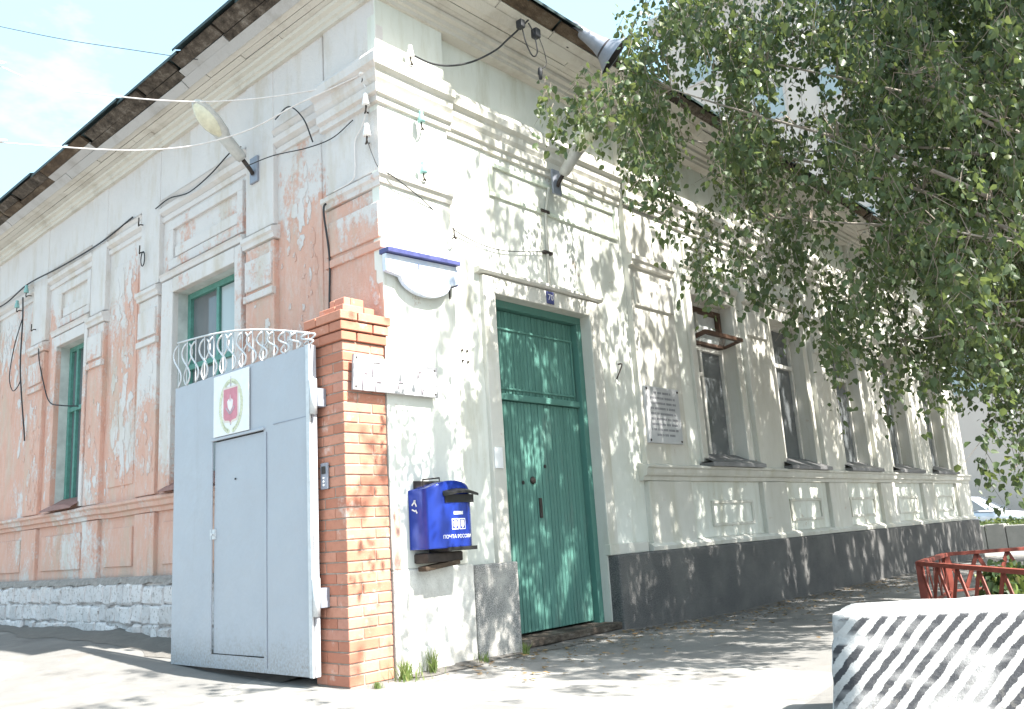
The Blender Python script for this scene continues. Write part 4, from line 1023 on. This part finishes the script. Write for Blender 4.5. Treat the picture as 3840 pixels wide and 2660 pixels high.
insulator(FL, 7.25, 4.10, 'iron hook below cable bundle on the pink wall', hook_only=True)
insulator(FL, 7.85, 4.50, 'small insulator beside the hanging cable loop on the pink wall', M_GLASSI)
insulator(FR, .42, 4.38, 'green glass insulator on sunlit white corner pilaster, upper of two', M_GLASSI)
insulator(FR, .42, 3.92, 'green glass insulator on sunlit white corner pilaster, lower of two', M_GLASSI)
insulator(FR, .33, 4.95, 'rusty insulator on the frieze where the black cable ends', M_CERAM)
insulator(FR, .74, 3.48, 'U-shaped iron hook on the white wall beside the street sign', hook_only=True)
def cable(pts, r, m, label, n=8):
    o = MB().tube(bez(pts, n), r*.72, 6).put('cable', m, None, True); tag(o, label, 'cable', 'cables strung along the walls'); return o
W1 = [(-3.6,8.0,7.4),(-1.896,3.72,5.769),(-1.757,3.394,5.585),(-1.452,3.007,5.326),(-1.131,2.593,5.187),(-.845,2.167,5.06),(-.579,1.724,4.954),(-.339,1.266,4.882),(-.16,.795,4.814),(-.115,.439,4.742),(-.09,.10,4.71)]
W2 = [(-3.6,8.0,5.9),(-1.85,3.708,4.922),(-1.719,3.383,4.814),(-1.428,2.999,4.727),(-1.115,2.586,4.637),(-.886,2.185,4.556),(-.642,1.757,4.521),(-.387,1.296,4.577),(-.21,.839,4.690),(-.14,.461,4.700),(-.09,.11,4.70)]
cable(W1, .0085, M_CABLEW, 'white cable crossing the sky above the wall lamp to the corner insulator')
cable(W2, .0085, M_CABLEW, 'white cable sagging in front of the wall lamp to the corner insulator')
cable([(-2.2,8.5,8.6),(-1.418,5.662,7.336),(-1.353,4.893,6.905),(-.959,4.007,6.487),(-.634,3.099,6.081),(-.40,2.2,5.66)], .005, M_CABLE, 'thin high wire running from the sky to the eaves')
L_ = lambda *a: FL(*a)
cable([FL(9.6,4.80,.03),FL(8.46,4.69,.05),FL(7.5,4.76,.06),FL(6.4,4.735,.03),FL(5.26,4.73,.02),FL(4.4,4.80,.015)], .014, M_CABLE, 'black cable bundle along the top of the pink wall')
cable([FL(3.82,4.72,.02),FL(3.5,4.74,.02),FL(3.06,4.66,.03),FL(2.6,4.70,.04),FL(2.18,4.78,.06),FL(1.95,4.75,.08)], .010, M_CABLE, 'black cable climbing to the lamp on the pink wall')
cable([FL(1.83,4.50,.1),FL(1.4,4.46,.08),FL(.91,4.36,.06),FL(.56,4.33,.04),FL(.30,4.40,.02)], .007, M_CABLE, 'slack thin black wire from the wall lamp toward the corner')
cable([FL(1.45,4.86,.02),FL(1.2,4.88,.04),FL(.95,4.66,.06),FL(.84,4.40,.04)], .009, M_CABLE, 'short black cable arching down the pink niche')
cable([FL(.69,3.80,.01),FL(.68,3.70,.055),FL(.66,3.3,.02),FL(.68,2.9,.015),FL(.68,2.6,.012)], .013, M_CABLE, 'thick black cable hanging vertically down to the brick pillar')
cable([FL(.10,4.64,.06),FL(.05,4.5,.05),FL(.16,4.30,.03),FL(.28,4.20,.02),FL(.29,3.95,.02),FL(.33,3.86,.03),FL(.55,3.84,.045)], .008, M_CABLEW, 'white cable looping below the corner insulators')
cable([FL(.07,4.12,.06),FL(.04,3.98,.03),Vector((-.02,-.02,3.86)),FR(.10,3.80,.06),FR(.45,3.70,.02),FR(.85,3.56,DR+.03),FR(1.4,3.50,DR+.02),FR(2.1,3.62,DR+.03)], .006, M_CABLE, 'thin dark wire rounding the corner onto the white wall')
cable([FL(7.7,4.62,.05),FL(7.69,4.3,.04),FL(7.66,3.7,.05),FL(7.6,3.3,.04),FL(7.45,2.75,.03),FL(7.40,2.58,.03)], .013, M_CABLE, 'black cable hanging down the far pink wall')
cable([FL(7.68,4.30,.05),FL(7.9,3.95,.06),FL(8.02,3.55,.06),FL(7.85,3.32,.06),FL(7.64,3.40,.05),FL(7.63,3.55,.05)], .009, M_CABLE, 'black cable loop dangling from the far bundle')
cable([FL(7.10,3.80,.02),FL(7.05,3.6,.02),FL(6.85,3.25,.02),FL(6.6,2.98,.03),FL(6.35,2.90,-.02),FL(6.05,2.86,-.25)], .011, M_CABLE, 'black cable curving into the far green window')
cable([FR(.34,4.97,.08),FR(.55,4.97,.09),FR(.80,5.05,.09),FR(1.05,5.18,.12),FR(1.24,5.32,.22),FR(1.32,5.42,.30),FR(1.40,5.53,.40),FR(1.47,5.62,.45)], .012, M_CABLE, 'black cable rising across the frieze to the eaves')
cable([FR(1.40,5.55,.42),FR(1.43,5.36,.44),FR(1.50,5.26,.45),FR(1.57,5.34,.45),FR(1.55,5.52,.44),FR(1.48,5.60,.44)], .009, M_CABLE, 'black cable coil hanging from the eaves')
cable([FR(1.58,5.58,.44),FR(1.68,5.40,.44),FR(1.70,5.26,.44),FR(1.60,5.16,.44)], .006, M_CABLE, 'thin black flex with a plug hanging under the eaves')
tag(MB().box((1.34,-.47,5.50),(1.40,-.40,5.58)).put('junction_box', M_CABLE, None, bevel=.01), 'small black cable joint where the frieze cable meets the eaves', 'junction box')
tag(MB().box((1.55,-.47,5.49),(1.62,-.40,5.58)).put('junction_box', M_CABLE, None, bevel=.01), 'black cable joint above the hanging flex and plug', 'junction box')
tag(MB().lathe([(0,.05),(.02,.05),(.025,.0),(.018,-.02),(.018,-.06),(0,-.065)], FR(1.60,5.13,.44), (0,0,1), 10).put('plug', M_CABLE, None, True), 'black plug at the end of a hanging flex', 'plug')
tag(MB().tube(bez([FR(3.19,2.62,DR+.0),FR(3.17,2.60,DR+.06),FR(3.10,2.45,DR+.03)],5), .008, 6).put('iron_rod', M_IRON, None, True), 'thin iron rod leaning out of the wall right of the door', 'rod')
T = thing('wall_bracket', 'four small bolts left from a missing fitting between signboard and door', 'bolts', (.93, .05, 2.45))
for du, dz in ((-.03,.05),(.03,.05),(-.03,-.04),(.035,-.045)): MB().lathe([(0,.014),(.010,.012),(.012,0)], FR(.93+du,2.45+dz,DR), (0,-1,0), 8).put('bolt', M_IRON, T)

# ------------------------------------------------------------------ striped concrete block
bd = Vector((.42,-.66,0)).normalized(); ang = math.atan2(bd.y, bd.x)
b = bmesh.new(); LX, LY, LZ = 2.35, .44, .50; V = {}
def rnd(x, y, z):
    e = .010; n_ = Vector((noise.noise(Vector((x*6,y*6,z*6))), noise.noise(Vector((x*6+9,y*6,z*6))), noise.noise(Vector((x*6,y*6+9,z*6)))))
    n2 = Vector((noise.noise(Vector((x*22,y*22,z*22))), noise.noise(Vector((x*22+9,y*22,z*22))), noise.noise(Vector((x*22,y*22+9,z*22)))))
    edge = (x < .01)+(y < .01)+(z > LZ-.01)
    return Vector((x,y,z))+n_*e+n2*(.010 if edge > 1 else .004)
bmesh.ops.create_cube(b, size=1)
for v in b.verts: v.co = Vector(((v.co.x+.5)*LX, (v.co.y+.5)*LY, (v.co.z+.5)*(LZ+.05)-.05))
bmesh.ops.bevel(b, geom=list(b.edges), offset=.007, segments=2, affect='EDGES')
bmesh.ops.subdivide_edges(b, edges=[e_ for e_ in b.edges if e_.calc_length() > .2], cuts=14, use_grid_fill=True)
for v in b.verts: v.co = rnd(*v.co); v.co.x += v.co.y*.42-(LZ-v.co.z)*.13
me = bpy.data.meshes.new('barrier'); b.to_mesh(me); b.free(); me.polygons.foreach_set('use_smooth', [True]*len(me.polygons)); me.materials.append(M_STRIPE)
o = put('concrete_barrier', me, M_STRIPE, None, (-.23, -3.31, 0), (0, 0, ang)); tag(o, 'rough concrete block with black and white diagonal stripes', 'barrier')

# ------------------------------------------------------------------ red low fence round the flower bed
FZ = .47
FP = [(2.2,-3.95), (4.35,-2.24), (5.85,-2.03), (7.6,-3.4), (6.6,-5.2), (3.2,-5.2)]
FN = thing('red_fence', 'low red-painted steel fence with zigzag bars round the flower bed', 'fence', (4.6, -3.2, 0))
for (p, q) in zip(FP, FP[1:]+FP[:1]):
    p, q = Vector((*p, 0)), Vector((*q, 0)); Ln = (q-p).length; d = (q-p)/Ln
    z0 = lambda w: gz(w.x, w.y)
    MB().box((-.03,-.03,-.1),(.03,.03,FZ)).put('post', M_RED, FN, loc=(p.x, p.y, 0), rot=(0,0,math.atan2(d.y,d.x)))
    MB().beam(p+d*.02+Vector((0,0,FZ-.012)), q-d*.02+Vector((0,0,FZ-.016)), .06, .036).put('top_rail', M_RED, FN, bevel=.003)
    MB().beam(p+d*.02+Vector((0,0,.08)), q-d*.02+Vector((0,0,.08)), .035, .022).put('bottom_rail', M_RED, FN, bevel=.003)
    k = max(2, int(round(Ln/.19)))
    for i in range(k):
        a, c = p+d*(Ln*i/k), p+d*(Ln*(i+1)/k)
        za, zc = (FZ-.03, .09) if i % 2 == 0 else (.09, FZ-.03)
        MB().beam(a+Vector((0,0,za)), c+Vector((0,0,zc)), .008, .046, up=(-d.y, d.x, 0) if False else (0,0,1)).put('zigzag_bar', M_RED, FN)
V = [(x, y, gz(x, y)+.03) for x, y in FP]
o = put('flower_bed', mesh('flower_bed', V, [tuple(range(len(V)))]), M_SOIL); o['kind'] = 'structure'

# ------------------------------------------------------------------ far right: kerb blocks, hedge strip, car, block of flats
for k in range(12):
    y = 1.75-k*.44
    o = MB().box((19.0,y-.425,-.3),(19.45,y,.47+.02*((k*7) % 3))).put('planter_block', M_CONC, None, bevel=.02)
    tag(o, 'grey concrete kerb block in the row in front of the silver car', 'concrete block', 'kerb blocks by the parked car')
CR = thing('parked_car', 'silver sedan parked beyond the end of the building', 'car', (26, 2.6, -.12))
def carx(s, y, z): return (26+s, y, z-.12)
# stations along length: (y, half width, sill z, belt z)
stn = [(.62,.62,.36,.55),(.72,.76,.24,.66),(1.0,.82,.20,.74),(1.6,.85,.20,.84),(2.05,.86,.20,.92),(2.9,.86,.20,.93),(3.9,.86,.20,.95),(4.5,.85,.22,.97),(4.9,.80,.26,.94),(5.05,.68,.36,.78)]
b = MB(); n = 9
for (y, hw, z0_, z1_) in stn:
    for s, zt_ in ((-1,.0),(-1.0,.35),(-1.0,.7),(-.94,.95),(0,1.0 if y > 1.9 and y < 4.4 else 1.05),(.94,.95),(1,.7),(1,.35),(1,0)):
        b.v.append(carx(s*hw, y, z0_+(z1_-z0_)*zt_))
for i in range(len(stn)-1):
    for k in range(n-1): b.f.append((i*n+k,i*n+k+1,(i+1)*n+k+1,(i+1)*n+k))
    b.f.append((i*n+n-1,i*n,(i+1)*n,(i+1)*n+n-1))
b.f += [tuple(range(n)), tuple((len(stn)-1)*n+k for k in range(n))]
b.put('body', M_CAR, CR, True, bevel=.02)
gh = [(2.0,.80,.90,.92),(2.62,.64,.90,1.36),(3.1,.62,.90,1.41),(3.8,.62,.90,1.39),(4.5,.72,.90,.98)]
b = MB()
for (y, hw, z0_, z1_) in gh:
    for s, z in ((-1.28 if z1_ > 1.1 else -1.05, z0_),(-1,z1_-.05),(-.8,z1_),(.8,z1_),(1,z1_-.05),(1.28 if z1_ > 1.1 else 1.05,z0_)): b.v.append(carx(s*hw, y, z))
for i in range(len(gh)-1):
    for k in range(5): b.f.append((i*6+k,i*6+k+1,(i+1)*6+k+1,(i+1)*6+k))
b.put('cabin', M_CAR, CR, True)
for poly in (((2.28,.95),(2.72,1.31),(3.05,1.345),(3.05,.95)),((3.12,.95),(3.12,1.345),(3.75,1.33),(4.1,.98))):
    for s in (-1, 1):
        V = [carx(s*(.835-(z-.9)*.34+.012), y, z) for y, z in poly]; MB().add(V, [tuple(range(4))]).put('side_window', M_GLASS, CR)
MB().add([carx(-.76,2.06,.955),carx(.76,2.06,.955),carx(.56,2.60,1.345),carx(-.56,2.60,1.345)],[(0,1,2,3)]).put('windscreen', M_GLASS, CR)
for s in (-1, 1):
    for y in (1.42, 4.1):
        wh = MB().lathe([(0,-.1),(.22,-.1),(.30,-.09),(.315,-.05),(.315,.05),(.30,.09),(.22,.1),(0,.1)], carx(s*.80,y,.315), (1,0,0), 20).put('wheel', M_TYRE, CR, True)
        MB().lathe([(0,.11),(.09,.115),(.19,.112),(.20,.09)], carx(s*.80,y,.315), (s,0,0), 16).put('rim', M_RIM, wh, True)
    MB().box(carx(s*.86,2.16,.93), carx(s*1.0,2.26,1.05)).put('mirror', M_CAR, CR, bevel=.03)
    MB().box(carx(s*.55,.64,.55), carx(s*.78,.74,.66)).put('headlight', M_CLEAR, CR, bevel=.03)

AB = thing('apartment_block', 'tall beige apartment block rising behind the corner building', 'building', (38, 4, 0))
AX0, AX1, AY0, AY1, AZ = 27.8, 44, -14, 12.9, 23.2
b = MB().box((AX0,AY0,-.5),(AX1,AY1,AZ)); b.put('wall', M_BLDG, AB)
MB().box((AX0-.5,AY0-.5,AZ),(AX1+.5,AY1+.5,AZ+.5)).put('parapet', M_BLDGB, AB)
for fl in range(7):
    z = 1.2+fl*3.05+(1.4 if fl == 0 else .4)
    for k in range(9):
        y = 11.2-k*2.8
        if fl == 0 and k > 1: continue
        if fl == 0: continue
        w = frame(lambda u, z_, d: Vector((AX0-d, u, z_)), y-.75, y+.75, z, z+1.5, .09, -.06, .05, 'window', M_BLDGB, AB)
        MB().box((AX0-.02,y-.66,z+.09),(AX0-.005,y+.66,z+1.41)).put('pane', M_PALEP, w)
        if k == 4 and fl == 3: MB().box((AX0-.9,y-1.2,z-.7),(AX0+.1,y+1.2,z+.35)).put('balcony', M_RED, AB)

# ------------------------------------------------------------------ vegetation
K = 3236.8*2304/3840
def proj(Pn):          # image position (2304x1596 scale) used only to keep the crown clear of the open sky and wall
    Pn = np.asarray(Pn, float)-np.array(CAM); x = Pn@np.array(r2); y = Pn@np.array(u2); z = Pn@np.array(fwd)
    z_ = np.where(z > .05, z, .05)
    return 1152+K*x/z_, 798-K*y/z_, z
def unproj(px, py, dist):
    d = np.array(fwd)+np.array(r2)*((px-1152)/K)-np.array(u2)*((py-798)/K); return np.array(CAM)+d/np.linalg.norm(d)*dist
POLY = np.array([(1330,-60),(1425,85),(1345,150),(1300,190),(1290,235),(1400,300),(1430,380),(1490,430),(1555,560),(1640,620),(1700,600),(1765,540),(1835,620),(1850,770),(1930,800),(2010,800),(2110,880),(2190,930),(2330,1000),(2330,-60)], float)
def inside(px, py, poly=POLY):
    c = np.zeros(np.shape(px), bool); n = len(poly)
    for i in range(n):
        x0_, y0_ = poly[i]; x1_, y1_ = poly[(i+1) % n]
        hit = ((y0_ > py) != (y1_ > py)) & (px < (x1_-x0_)*(py-y0_)/(y1_-y0_+1e-9)+x0_); c ^= hit
    return c
def leaves(bases, dirs_len, nleaf, size, spread):
    """drooping twigs: leaf quads (folded) along each twig"""
    V = []; 
    n = len(bases); tot = n*nleaf
    t = np.tile(np.linspace(.12, 1, nleaf), n)+RNG.normal(0, .04, tot)
    base = np.repeat(bases, nleaf, 0); dl = np.repeat(dirs_len, nleaf, 0)
    sag = np.zeros((tot, 3)); sag[:, 2] = -.35*np.linalg.norm(dl, axis=1)*t*t
    pos = base+dl*t[:, None]+sag+RNG.normal(0, spread, (tot, 3))
    L = RNG.uniform(.55, 1.35, tot)*size
    tip = RNG.normal(0, .55, (tot, 3)); tip[:, 2] -= .95; tip /= np.linalg.norm(tip, axis=1)[:, None]
    sd = np.cross(tip, RNG.normal(0, 1, (tot, 3))); sd /= np.linalg.norm(sd, axis=1)[:, None]
    nm = np.cross(tip, sd)
    w = L*.36
    def pt(a, b_, c_): return pos+tip*(L*a)[:, None]+sd*(w*b_)[:, None]+nm*(L*c_)[:, None]
    return np.stack([pt(0, 0, 0), pt(.22, .95, .09), pt(.58, .80, .10), pt(1, 0, -.04), pt(.58, -.80, .10), pt(.22, -.95, .09)], 1).reshape(-1, 3)
def leaf_obj(V, name, m, parent):
    n = len(V)//6; me = bpy.data.meshes.new(name); me.vertices.add(len(V)); me.vertices.foreach_set('co', V.astype(np.float32).ravel())
    i = np.arange(n)*6; tri = np.stack([i, i+1, i+2, i, i+2, i+3, i, i+3, i+4, i, i+4, i+5], 1).ravel()
    me.loops.add(n*12); me.loops.foreach_set('vertex_index', tri.astype(np.int32)); me.polygons.add(n*4)
    me.polygons.foreach_set('loop_start', (np.arange(n*4)*3).astype(np.int32)); me.update(calc_edges=True); me.validate()
    o = put(name, me, m, parent); o['kind'] = 'stuff'; return o
TK = 1.0/math.tan(SUN_EL)
def sunwall(P):       # where a point's shadow falls: (x, y on ground level); y>0 means it reaches the wall at height y*tan(el)
    return P[:, 0]-P[:, 2]*math.tan(SUN_AZ)*TK, P[:, 1]+P[:, 2]*TK
def build_tree(name, label, trunk, tw_vis, tw_off, size, mleaf, limbs, nvis, noff, r0=.17):
    T = thing(name, label, 'tree', (*trunk[0][:2], 0))
    tp = bez(trunk, 8); MB().tube(tp, [r0*(1-.75*i/(len(tp)-1)) for i in range(len(tp))], 10).put('trunk', M_BARK, T, True)
    nodes = [np.array(p) for p in tp[len(tp)//3:]]
    lb = MB()
    for tgt in limbs:
        tgt = Vector(tgt); hd = math.hypot(tgt.x-tp[0].x, tgt.y-tp[0].y); zt_ = tgt.z-.5*hd+random.uniform(-.8, .8); s = min(tp[len(tp)//5:], key=lambda p: abs(p.z-zt_))
        mid = (s+tgt)/2+Vector((random.uniform(-.3,.3), random.uniform(-.3,.3), .45)); pts = bez([s, mid, tgt], 8)
        rr_ = [.034*(1-.85*i/(len(pts)-1)) for i in range(len(pts))]; lb.tube(pts, rr_, 6); nodes += [np.array(p) for p in pts[3:]]
    lb.put('limbs', M_LIMB, T, True)
    tw = np.concatenate([a for a in (tw_vis, tw_off) if len(a)]); nodes = np.array(nodes)
    d = RNG.normal(0, 1, (len(tw), 3)); d[:, 2] = -np.abs(d[:, 2])*1.0-1.2; d /= np.linalg.norm(d, axis=1)[:, None]
    dl = d*RNG.uniform(.22, .52, len(tw))[:, None]
    nv = len(tw_vis); dl[:nv] *= .55
    lo = leaves(tw[nv:], dl[nv:]*.6, noff, size[1], .05).reshape(-1, 6, 3); c_ = lo.mean(1)
    sx, st = sunwall(c_)
    gap = np.array([.62*noise.noise(Vector((a*4.2, b_*2.1, 5)))+.38*noise.noise(Vector((a*10, b_*4.6, 9)))+.25*noise.noise(Vector((a*.9, b_*.8, 2))) for a, b_ in zip(sx, st)])
    th = np.interp(sx, [-2, .5, 1.2, 3.5, 6, 16], [-.30, -.12, .14, .11, .21, .30])
    lo = lo[gap < th].reshape(-1, 3)  # off-picture leaves cut away along the sun's rays to shape the dapples
    lv = np.concatenate([leaves(tw[:nv], dl[:nv], nvis, size[0], .035), lo])
    leaf_obj(lv, 'crown', mleaf, T)
    sb = MB()
    for i in range(len(tw)):
        k = np.argmin(((nodes-tw[i])**2).sum(1)); a = Vector(nodes[k]); c = Vector(tw[i])
        if i % 2 == 0 and (a-c).length < .32:
            m_ = (a+c)/2+Vector((random.uniform(-.1,.1), random.uniform(-.1,.1), .10)); sb.tube([a, m_, c, c+Vector(dl[i])*.6], [.005,.004,.003,.0012], 3, False)
        else: sb.tube([c, c+Vector(dl[i])*.5, c+Vector(dl[i])], [.003,.002,.001], 3, False)
    o = sb.put('twigs', M_TWIG, T); o['kind'] = 'stuff'
    return T
def visible_twigs(n, poly, dmin, dmax, lo=55, hi=190):
    """hanging strands: every strand is a chain of short leafy twigs"""
    out = []; x0_, y0_ = poly.min(0); x1_, y1_ = poly.max(0); k = 0
    while k < n:
        px, py = RNG.uniform(x0_, x1_), RNG.uniform(y0_, y1_)
        if not inside(np.array([px]), np.array([py]), poly)[0]: continue
        f_ = noise.noise(Vector((px*.008, py*.008, 3)))            # looser and denser masses
        if RNG.uniform() > .42+1.7*f_: continue
        P_ = unproj(px, py, RNG.uniform(dmin, dmax)); ln = RNG.uniform(lo, hi)
        if P_[1] > -.55 and P_[2] < 6.4:
            q = CAM.y; sc = (-.55-RNG.uniform(0, .9)-q)/(P_[1]-q); P_ = np.array(CAM)+(P_-np.array(CAM))*sc
        if P_[2] < 1.6: continue
        dist = np.linalg.norm(P_-np.array(CAM)); Lm = ln/K*dist; m_ = max(3, int(Lm/.075)); drift = RNG.normal(0, .10, 3); drift[2] = 0
        for i in range(m_):
            t = i/m_; q = P_+np.array([0, 0, Lm*.5-Lm*t])+drift*t*t+RNG.normal(0, .025, 3)
            out.append(q)
        k += 1
    out = np.array(out); px, py, _ = proj(out); big = poly.copy(); 
    return out[inside(px, py-28, poly)]
def tails(spec):
    out = []
    for (xa, ya, xb, yb, dist, n) in spec:
        for i in range(n):
            t = (i+.5)/n; out.append(unproj(xa+(xb-xa)*t+RNG.normal(0, 7), ya+(yb-ya)*t, dist+RNG.normal(0, .08)))
    return np.array(out)
TAILS = tails([(1225,165,1255,300,6.4,9),(1310,140,1300,260,6.3,9),(1350,150,1335,270,6.4,9),(1480,380,1500,500,6.6,7),(1570,540,1580,650,6.6,11),(1690,560,1698,690,6.8,9),(1785,500,1785,720,6.9,21),
               (1860,720,1868,870,7.2,7),(1990,780,2000,930,7.6,7),(2215,940,2225,1080,7.0,7),(2285,960,2290,1075,7.0,9),(1745,470,1735,640,7.0,11)])
MPOLY = np.array([(1480,-60),(1450,120),(1600,330),(1900,520),(1980,-60)], float)
VIS = np.concatenate([visible_twigs(330, POLY, 5.8, 9.0), visible_twigs(75, MPOLY, 6.5, 9.5), TAILS])
RPOLY = np.array([(1830,-60),(1900,200),(1960,420),(2050,620),(2120,860),(2330,980),(2330,-60)], float)
VIS2 = visible_twigs(300, RPOLY, 8.5, 12, 60, 160)
# the part of the crown above and beside the picture that shades the wall and the pavement
def off_twigs(n, xr, tr, yr, dens):
    out = []
    while len(out) < n:
        x, t, y = RNG.uniform(*xr), RNG.uniform(*tr), RNG.uniform(*yr); z = (t-y)/TK
        if z < 2.9 or z > 9.5: continue
        px, py, dz = proj(np.array([[x, y, z]]))
        inf = dz[0] > 0 and -60 < px[0] < 2365 and -80 < py[0] < 1660
        if inf and (not inside(px, py)[0] or dz[0] < 7.5): continue
        f_ = noise.noise(Vector((x*.9, t*.9, 8)))
        if RNG.uniform() > dens(x, t)*(1+1.1*f_): continue
        out.append((x, y, z))
    return np.array(out)
def dens(x, t):
    a = sm(-.2, 1.0, x)*.75+.25*sm(3.0, 6.0, x)
    if x < .9: a = max(.12, a)*(1-sm(2.3, 2.8, t))
    if t < 0: a *= sm(-2.1, -1.2, t)*(.35+.65*sm(.2, 1.6, x))
    return a
OFF = off_twigs(7500, (-1.2, 9.0), (-2.1, 4.3), (-7.5, -2.6), dens)
OFF2 = off_twigs(4800, (6.5, 15.5), (-2.0, 4.5), (-7.0, -1.3), lambda x, t: .9)
def centroids(P_, k, it=6):
    c = P_[RNG.choice(len(P_), k, replace=False)]
    for _ in range(it):
        a = ((P_[:, None]-c[None])**2).sum(2).argmin(1)
        c = np.array([P_[a == i].mean(0) if (a == i).any() else c[i] for i in range(k)])
    return c
VC = [c for c in centroids(VIS, 14)]
build_tree('birch_tree', 'weeping birch whose drooping leafy branches hang in front of the white wall', [(5.7,-4.9,-.1),(5.65,-4.85,2.2),(5.5,-4.75,4.6),(5.3,-4.6,7.0),(5.2,-4.5,9.0)], VIS, OFF, (.056, .068), M_LEAF, list(VC)+list(centroids(OFF, 12)), 9, 18)
build_tree('leafy_tree', 'darker leafy tree beyond the birch near the far end of the building', [(12.6,-4.2,-.2),(12.6,-4.15,2.5),(12.5,-4.0,5.0),(12.4,-3.9,8.5)], VIS2, OFF2, (.06, .08), M_LEAFD, list(centroids(VIS2, 7))+list(centroids(OFF2, 8)), 9, 18)

def tuft(x, y, n, h, label, name='grass_tuft', m=M_GRASS, spread=.06, cat='grass'):
    V = []; Fc = []
    for i in range(n):
        a = random.uniform(0, 6.28); r = abs(random.gauss(0, spread)); bx, by = x+r*math.cos(a), y+r*math.sin(a)
        hh = h*random.uniform(.45, 1.1); lx, ly = random.gauss(0, .3)*hh, random.gauss(0, .3)*hh; w = .0035; k = len(V); z = gz(bx, by)-.01
        ca, sa = math.cos(a), math.sin(a)
        V += [(bx-w*sa,by+w*ca,z),(bx+w*sa,by-w*ca,z),(bx+lx*.4+w*.7*sa,by+ly*.4-w*.7*ca,z+hh*.6),(bx+lx*.4-w*.7*sa,by+ly*.4+w*.7*ca,z+hh*.6),(bx+lx,by+ly,z+hh)]
        Fc += [(k,k+1,k+2,k+3),(k+3,k+2,k+4)]
    o = put(name, mesh(name, V, Fc), m); tag(o, label, cat, 'weeds along the wall foot'); return o
tuft(-.02, -.12, 150, .16, 'small grass tuft at the foot of the brick pillar', spread=.07)
tuft(.25, -.10, 60, .22, 'upright grass tuft in front of the cracked footing', spread=.035)
tuft(-.30, -.16, 90, .06, 'low flattened grass along the front of the brick pillar', spread=.022)
tuft(1.22, -.14, 40, .12, 'tiny weeds at the grey roughcast patch by the green door', spread=.03)
tuft(.80, -.10, 45, .09, 'tiny weeds at the wall foot under the mailbox', spread=.05)
# weed stalk and plants in the bed
def plant(x, y, h, n, label, m=M_GRASS):
    T = thing('bed_plant', label, 'plant', (x, y, 0), 'plants in the fenced bed'); z = gz(x, y)
    top = Vector((x-.22*h, y+.12*h, z+h)); pts = bez([(x,y,z),(x-.04*h,y+.03*h,z+.45*h),top], 6)
    MB().tube(pts, [.008*(1-.7*i/(len(pts)-1)) for i in range(len(pts))], 5).put('stem', M_GRASS, T)
    ii = RNG.integers(2, len(pts), n); bs = np.array([pts[i] for i in ii]); dl = RNG.normal(0, .06, (n, 3)); dl[:, 2] = np.abs(dl[:, 2])
    leaf_obj(leaves(bs, dl*1.6, 3, .07, .04), 'foliage', m, T)
plant(2.95, -3.75, .62, 40, 'tall weed stalk leaning over the striped block'); plant(4.9, -2.9, .35, 40, 'leafy plant in the fenced bed near the far rail')
plant(5.5, -2.6, .30, 40, 'low leafy plant in the corner of the fenced bed'); plant(4.0, -3.3, .32, 40, 'small leafy plant in the middle of the fenced bed')
for k in range(16):
    x, y = RNG.uniform(3.6, 6.8), RNG.uniform(-4.2, -2.5)
    if y > -3.95+(x-2.2)*.79-.15: continue
    plant(x, y, RNG.uniform(.25, .42), 90, 'leafy green plant crowded in the fenced bed', M_LEAFD)
n = 5000; bs = np.stack([RNG.uniform(19.1, 21.5, n), RNG.uniform(-4.5, 2.4, n), RNG.uniform(.3, .52, n)], 1)
dl = RNG.normal(0, .05, (n, 3)); dl[:, 2] = np.abs(dl[:, 2])
o = leaf_obj(leaves(bs, dl, 3, .10, .05), 'ground_cover', M_LEAF, None); o['label'] = 'low green ground cover behind the kerb blocks'; o['category'] = 'ground cover'
o = MB().box((19.45,-4.6,-.4),(21.6,2.5,.36)).put('planting_strip', M_SOIL, None); o['kind'] = 'structure'
# fallen leaves along the wall foot
n = 900; xs = RNG.uniform(.2, 9.5, n); ys = -np.abs(RNG.normal(0, .55, n))-.06
bs = np.array([(x, y, gz(x, y)+.012) for x, y in zip(xs, ys)]); V = leaves(bs, np.zeros((n, 3))+1e-4, 1, .045, .002)
V = V.reshape(-1, 6, 3); c = V.mean(1, keepdims=True); rel = V-c; rel[:, :, [1, 2]] = rel[:, :, [2, 1]]*np.array([1, .25]); zg = np.array([gz(x, y) for x, y in c[:, 0, :2]])
c[:, 0, 2] = zg+.014; V = c+rel
o = leaf_obj(V.reshape(-1, 3), 'fallen_leaves', M_LITTER, None); o['label'] = 'scattered dry leaves on the pavement along the wall'; o['category'] = 'leaf litter'
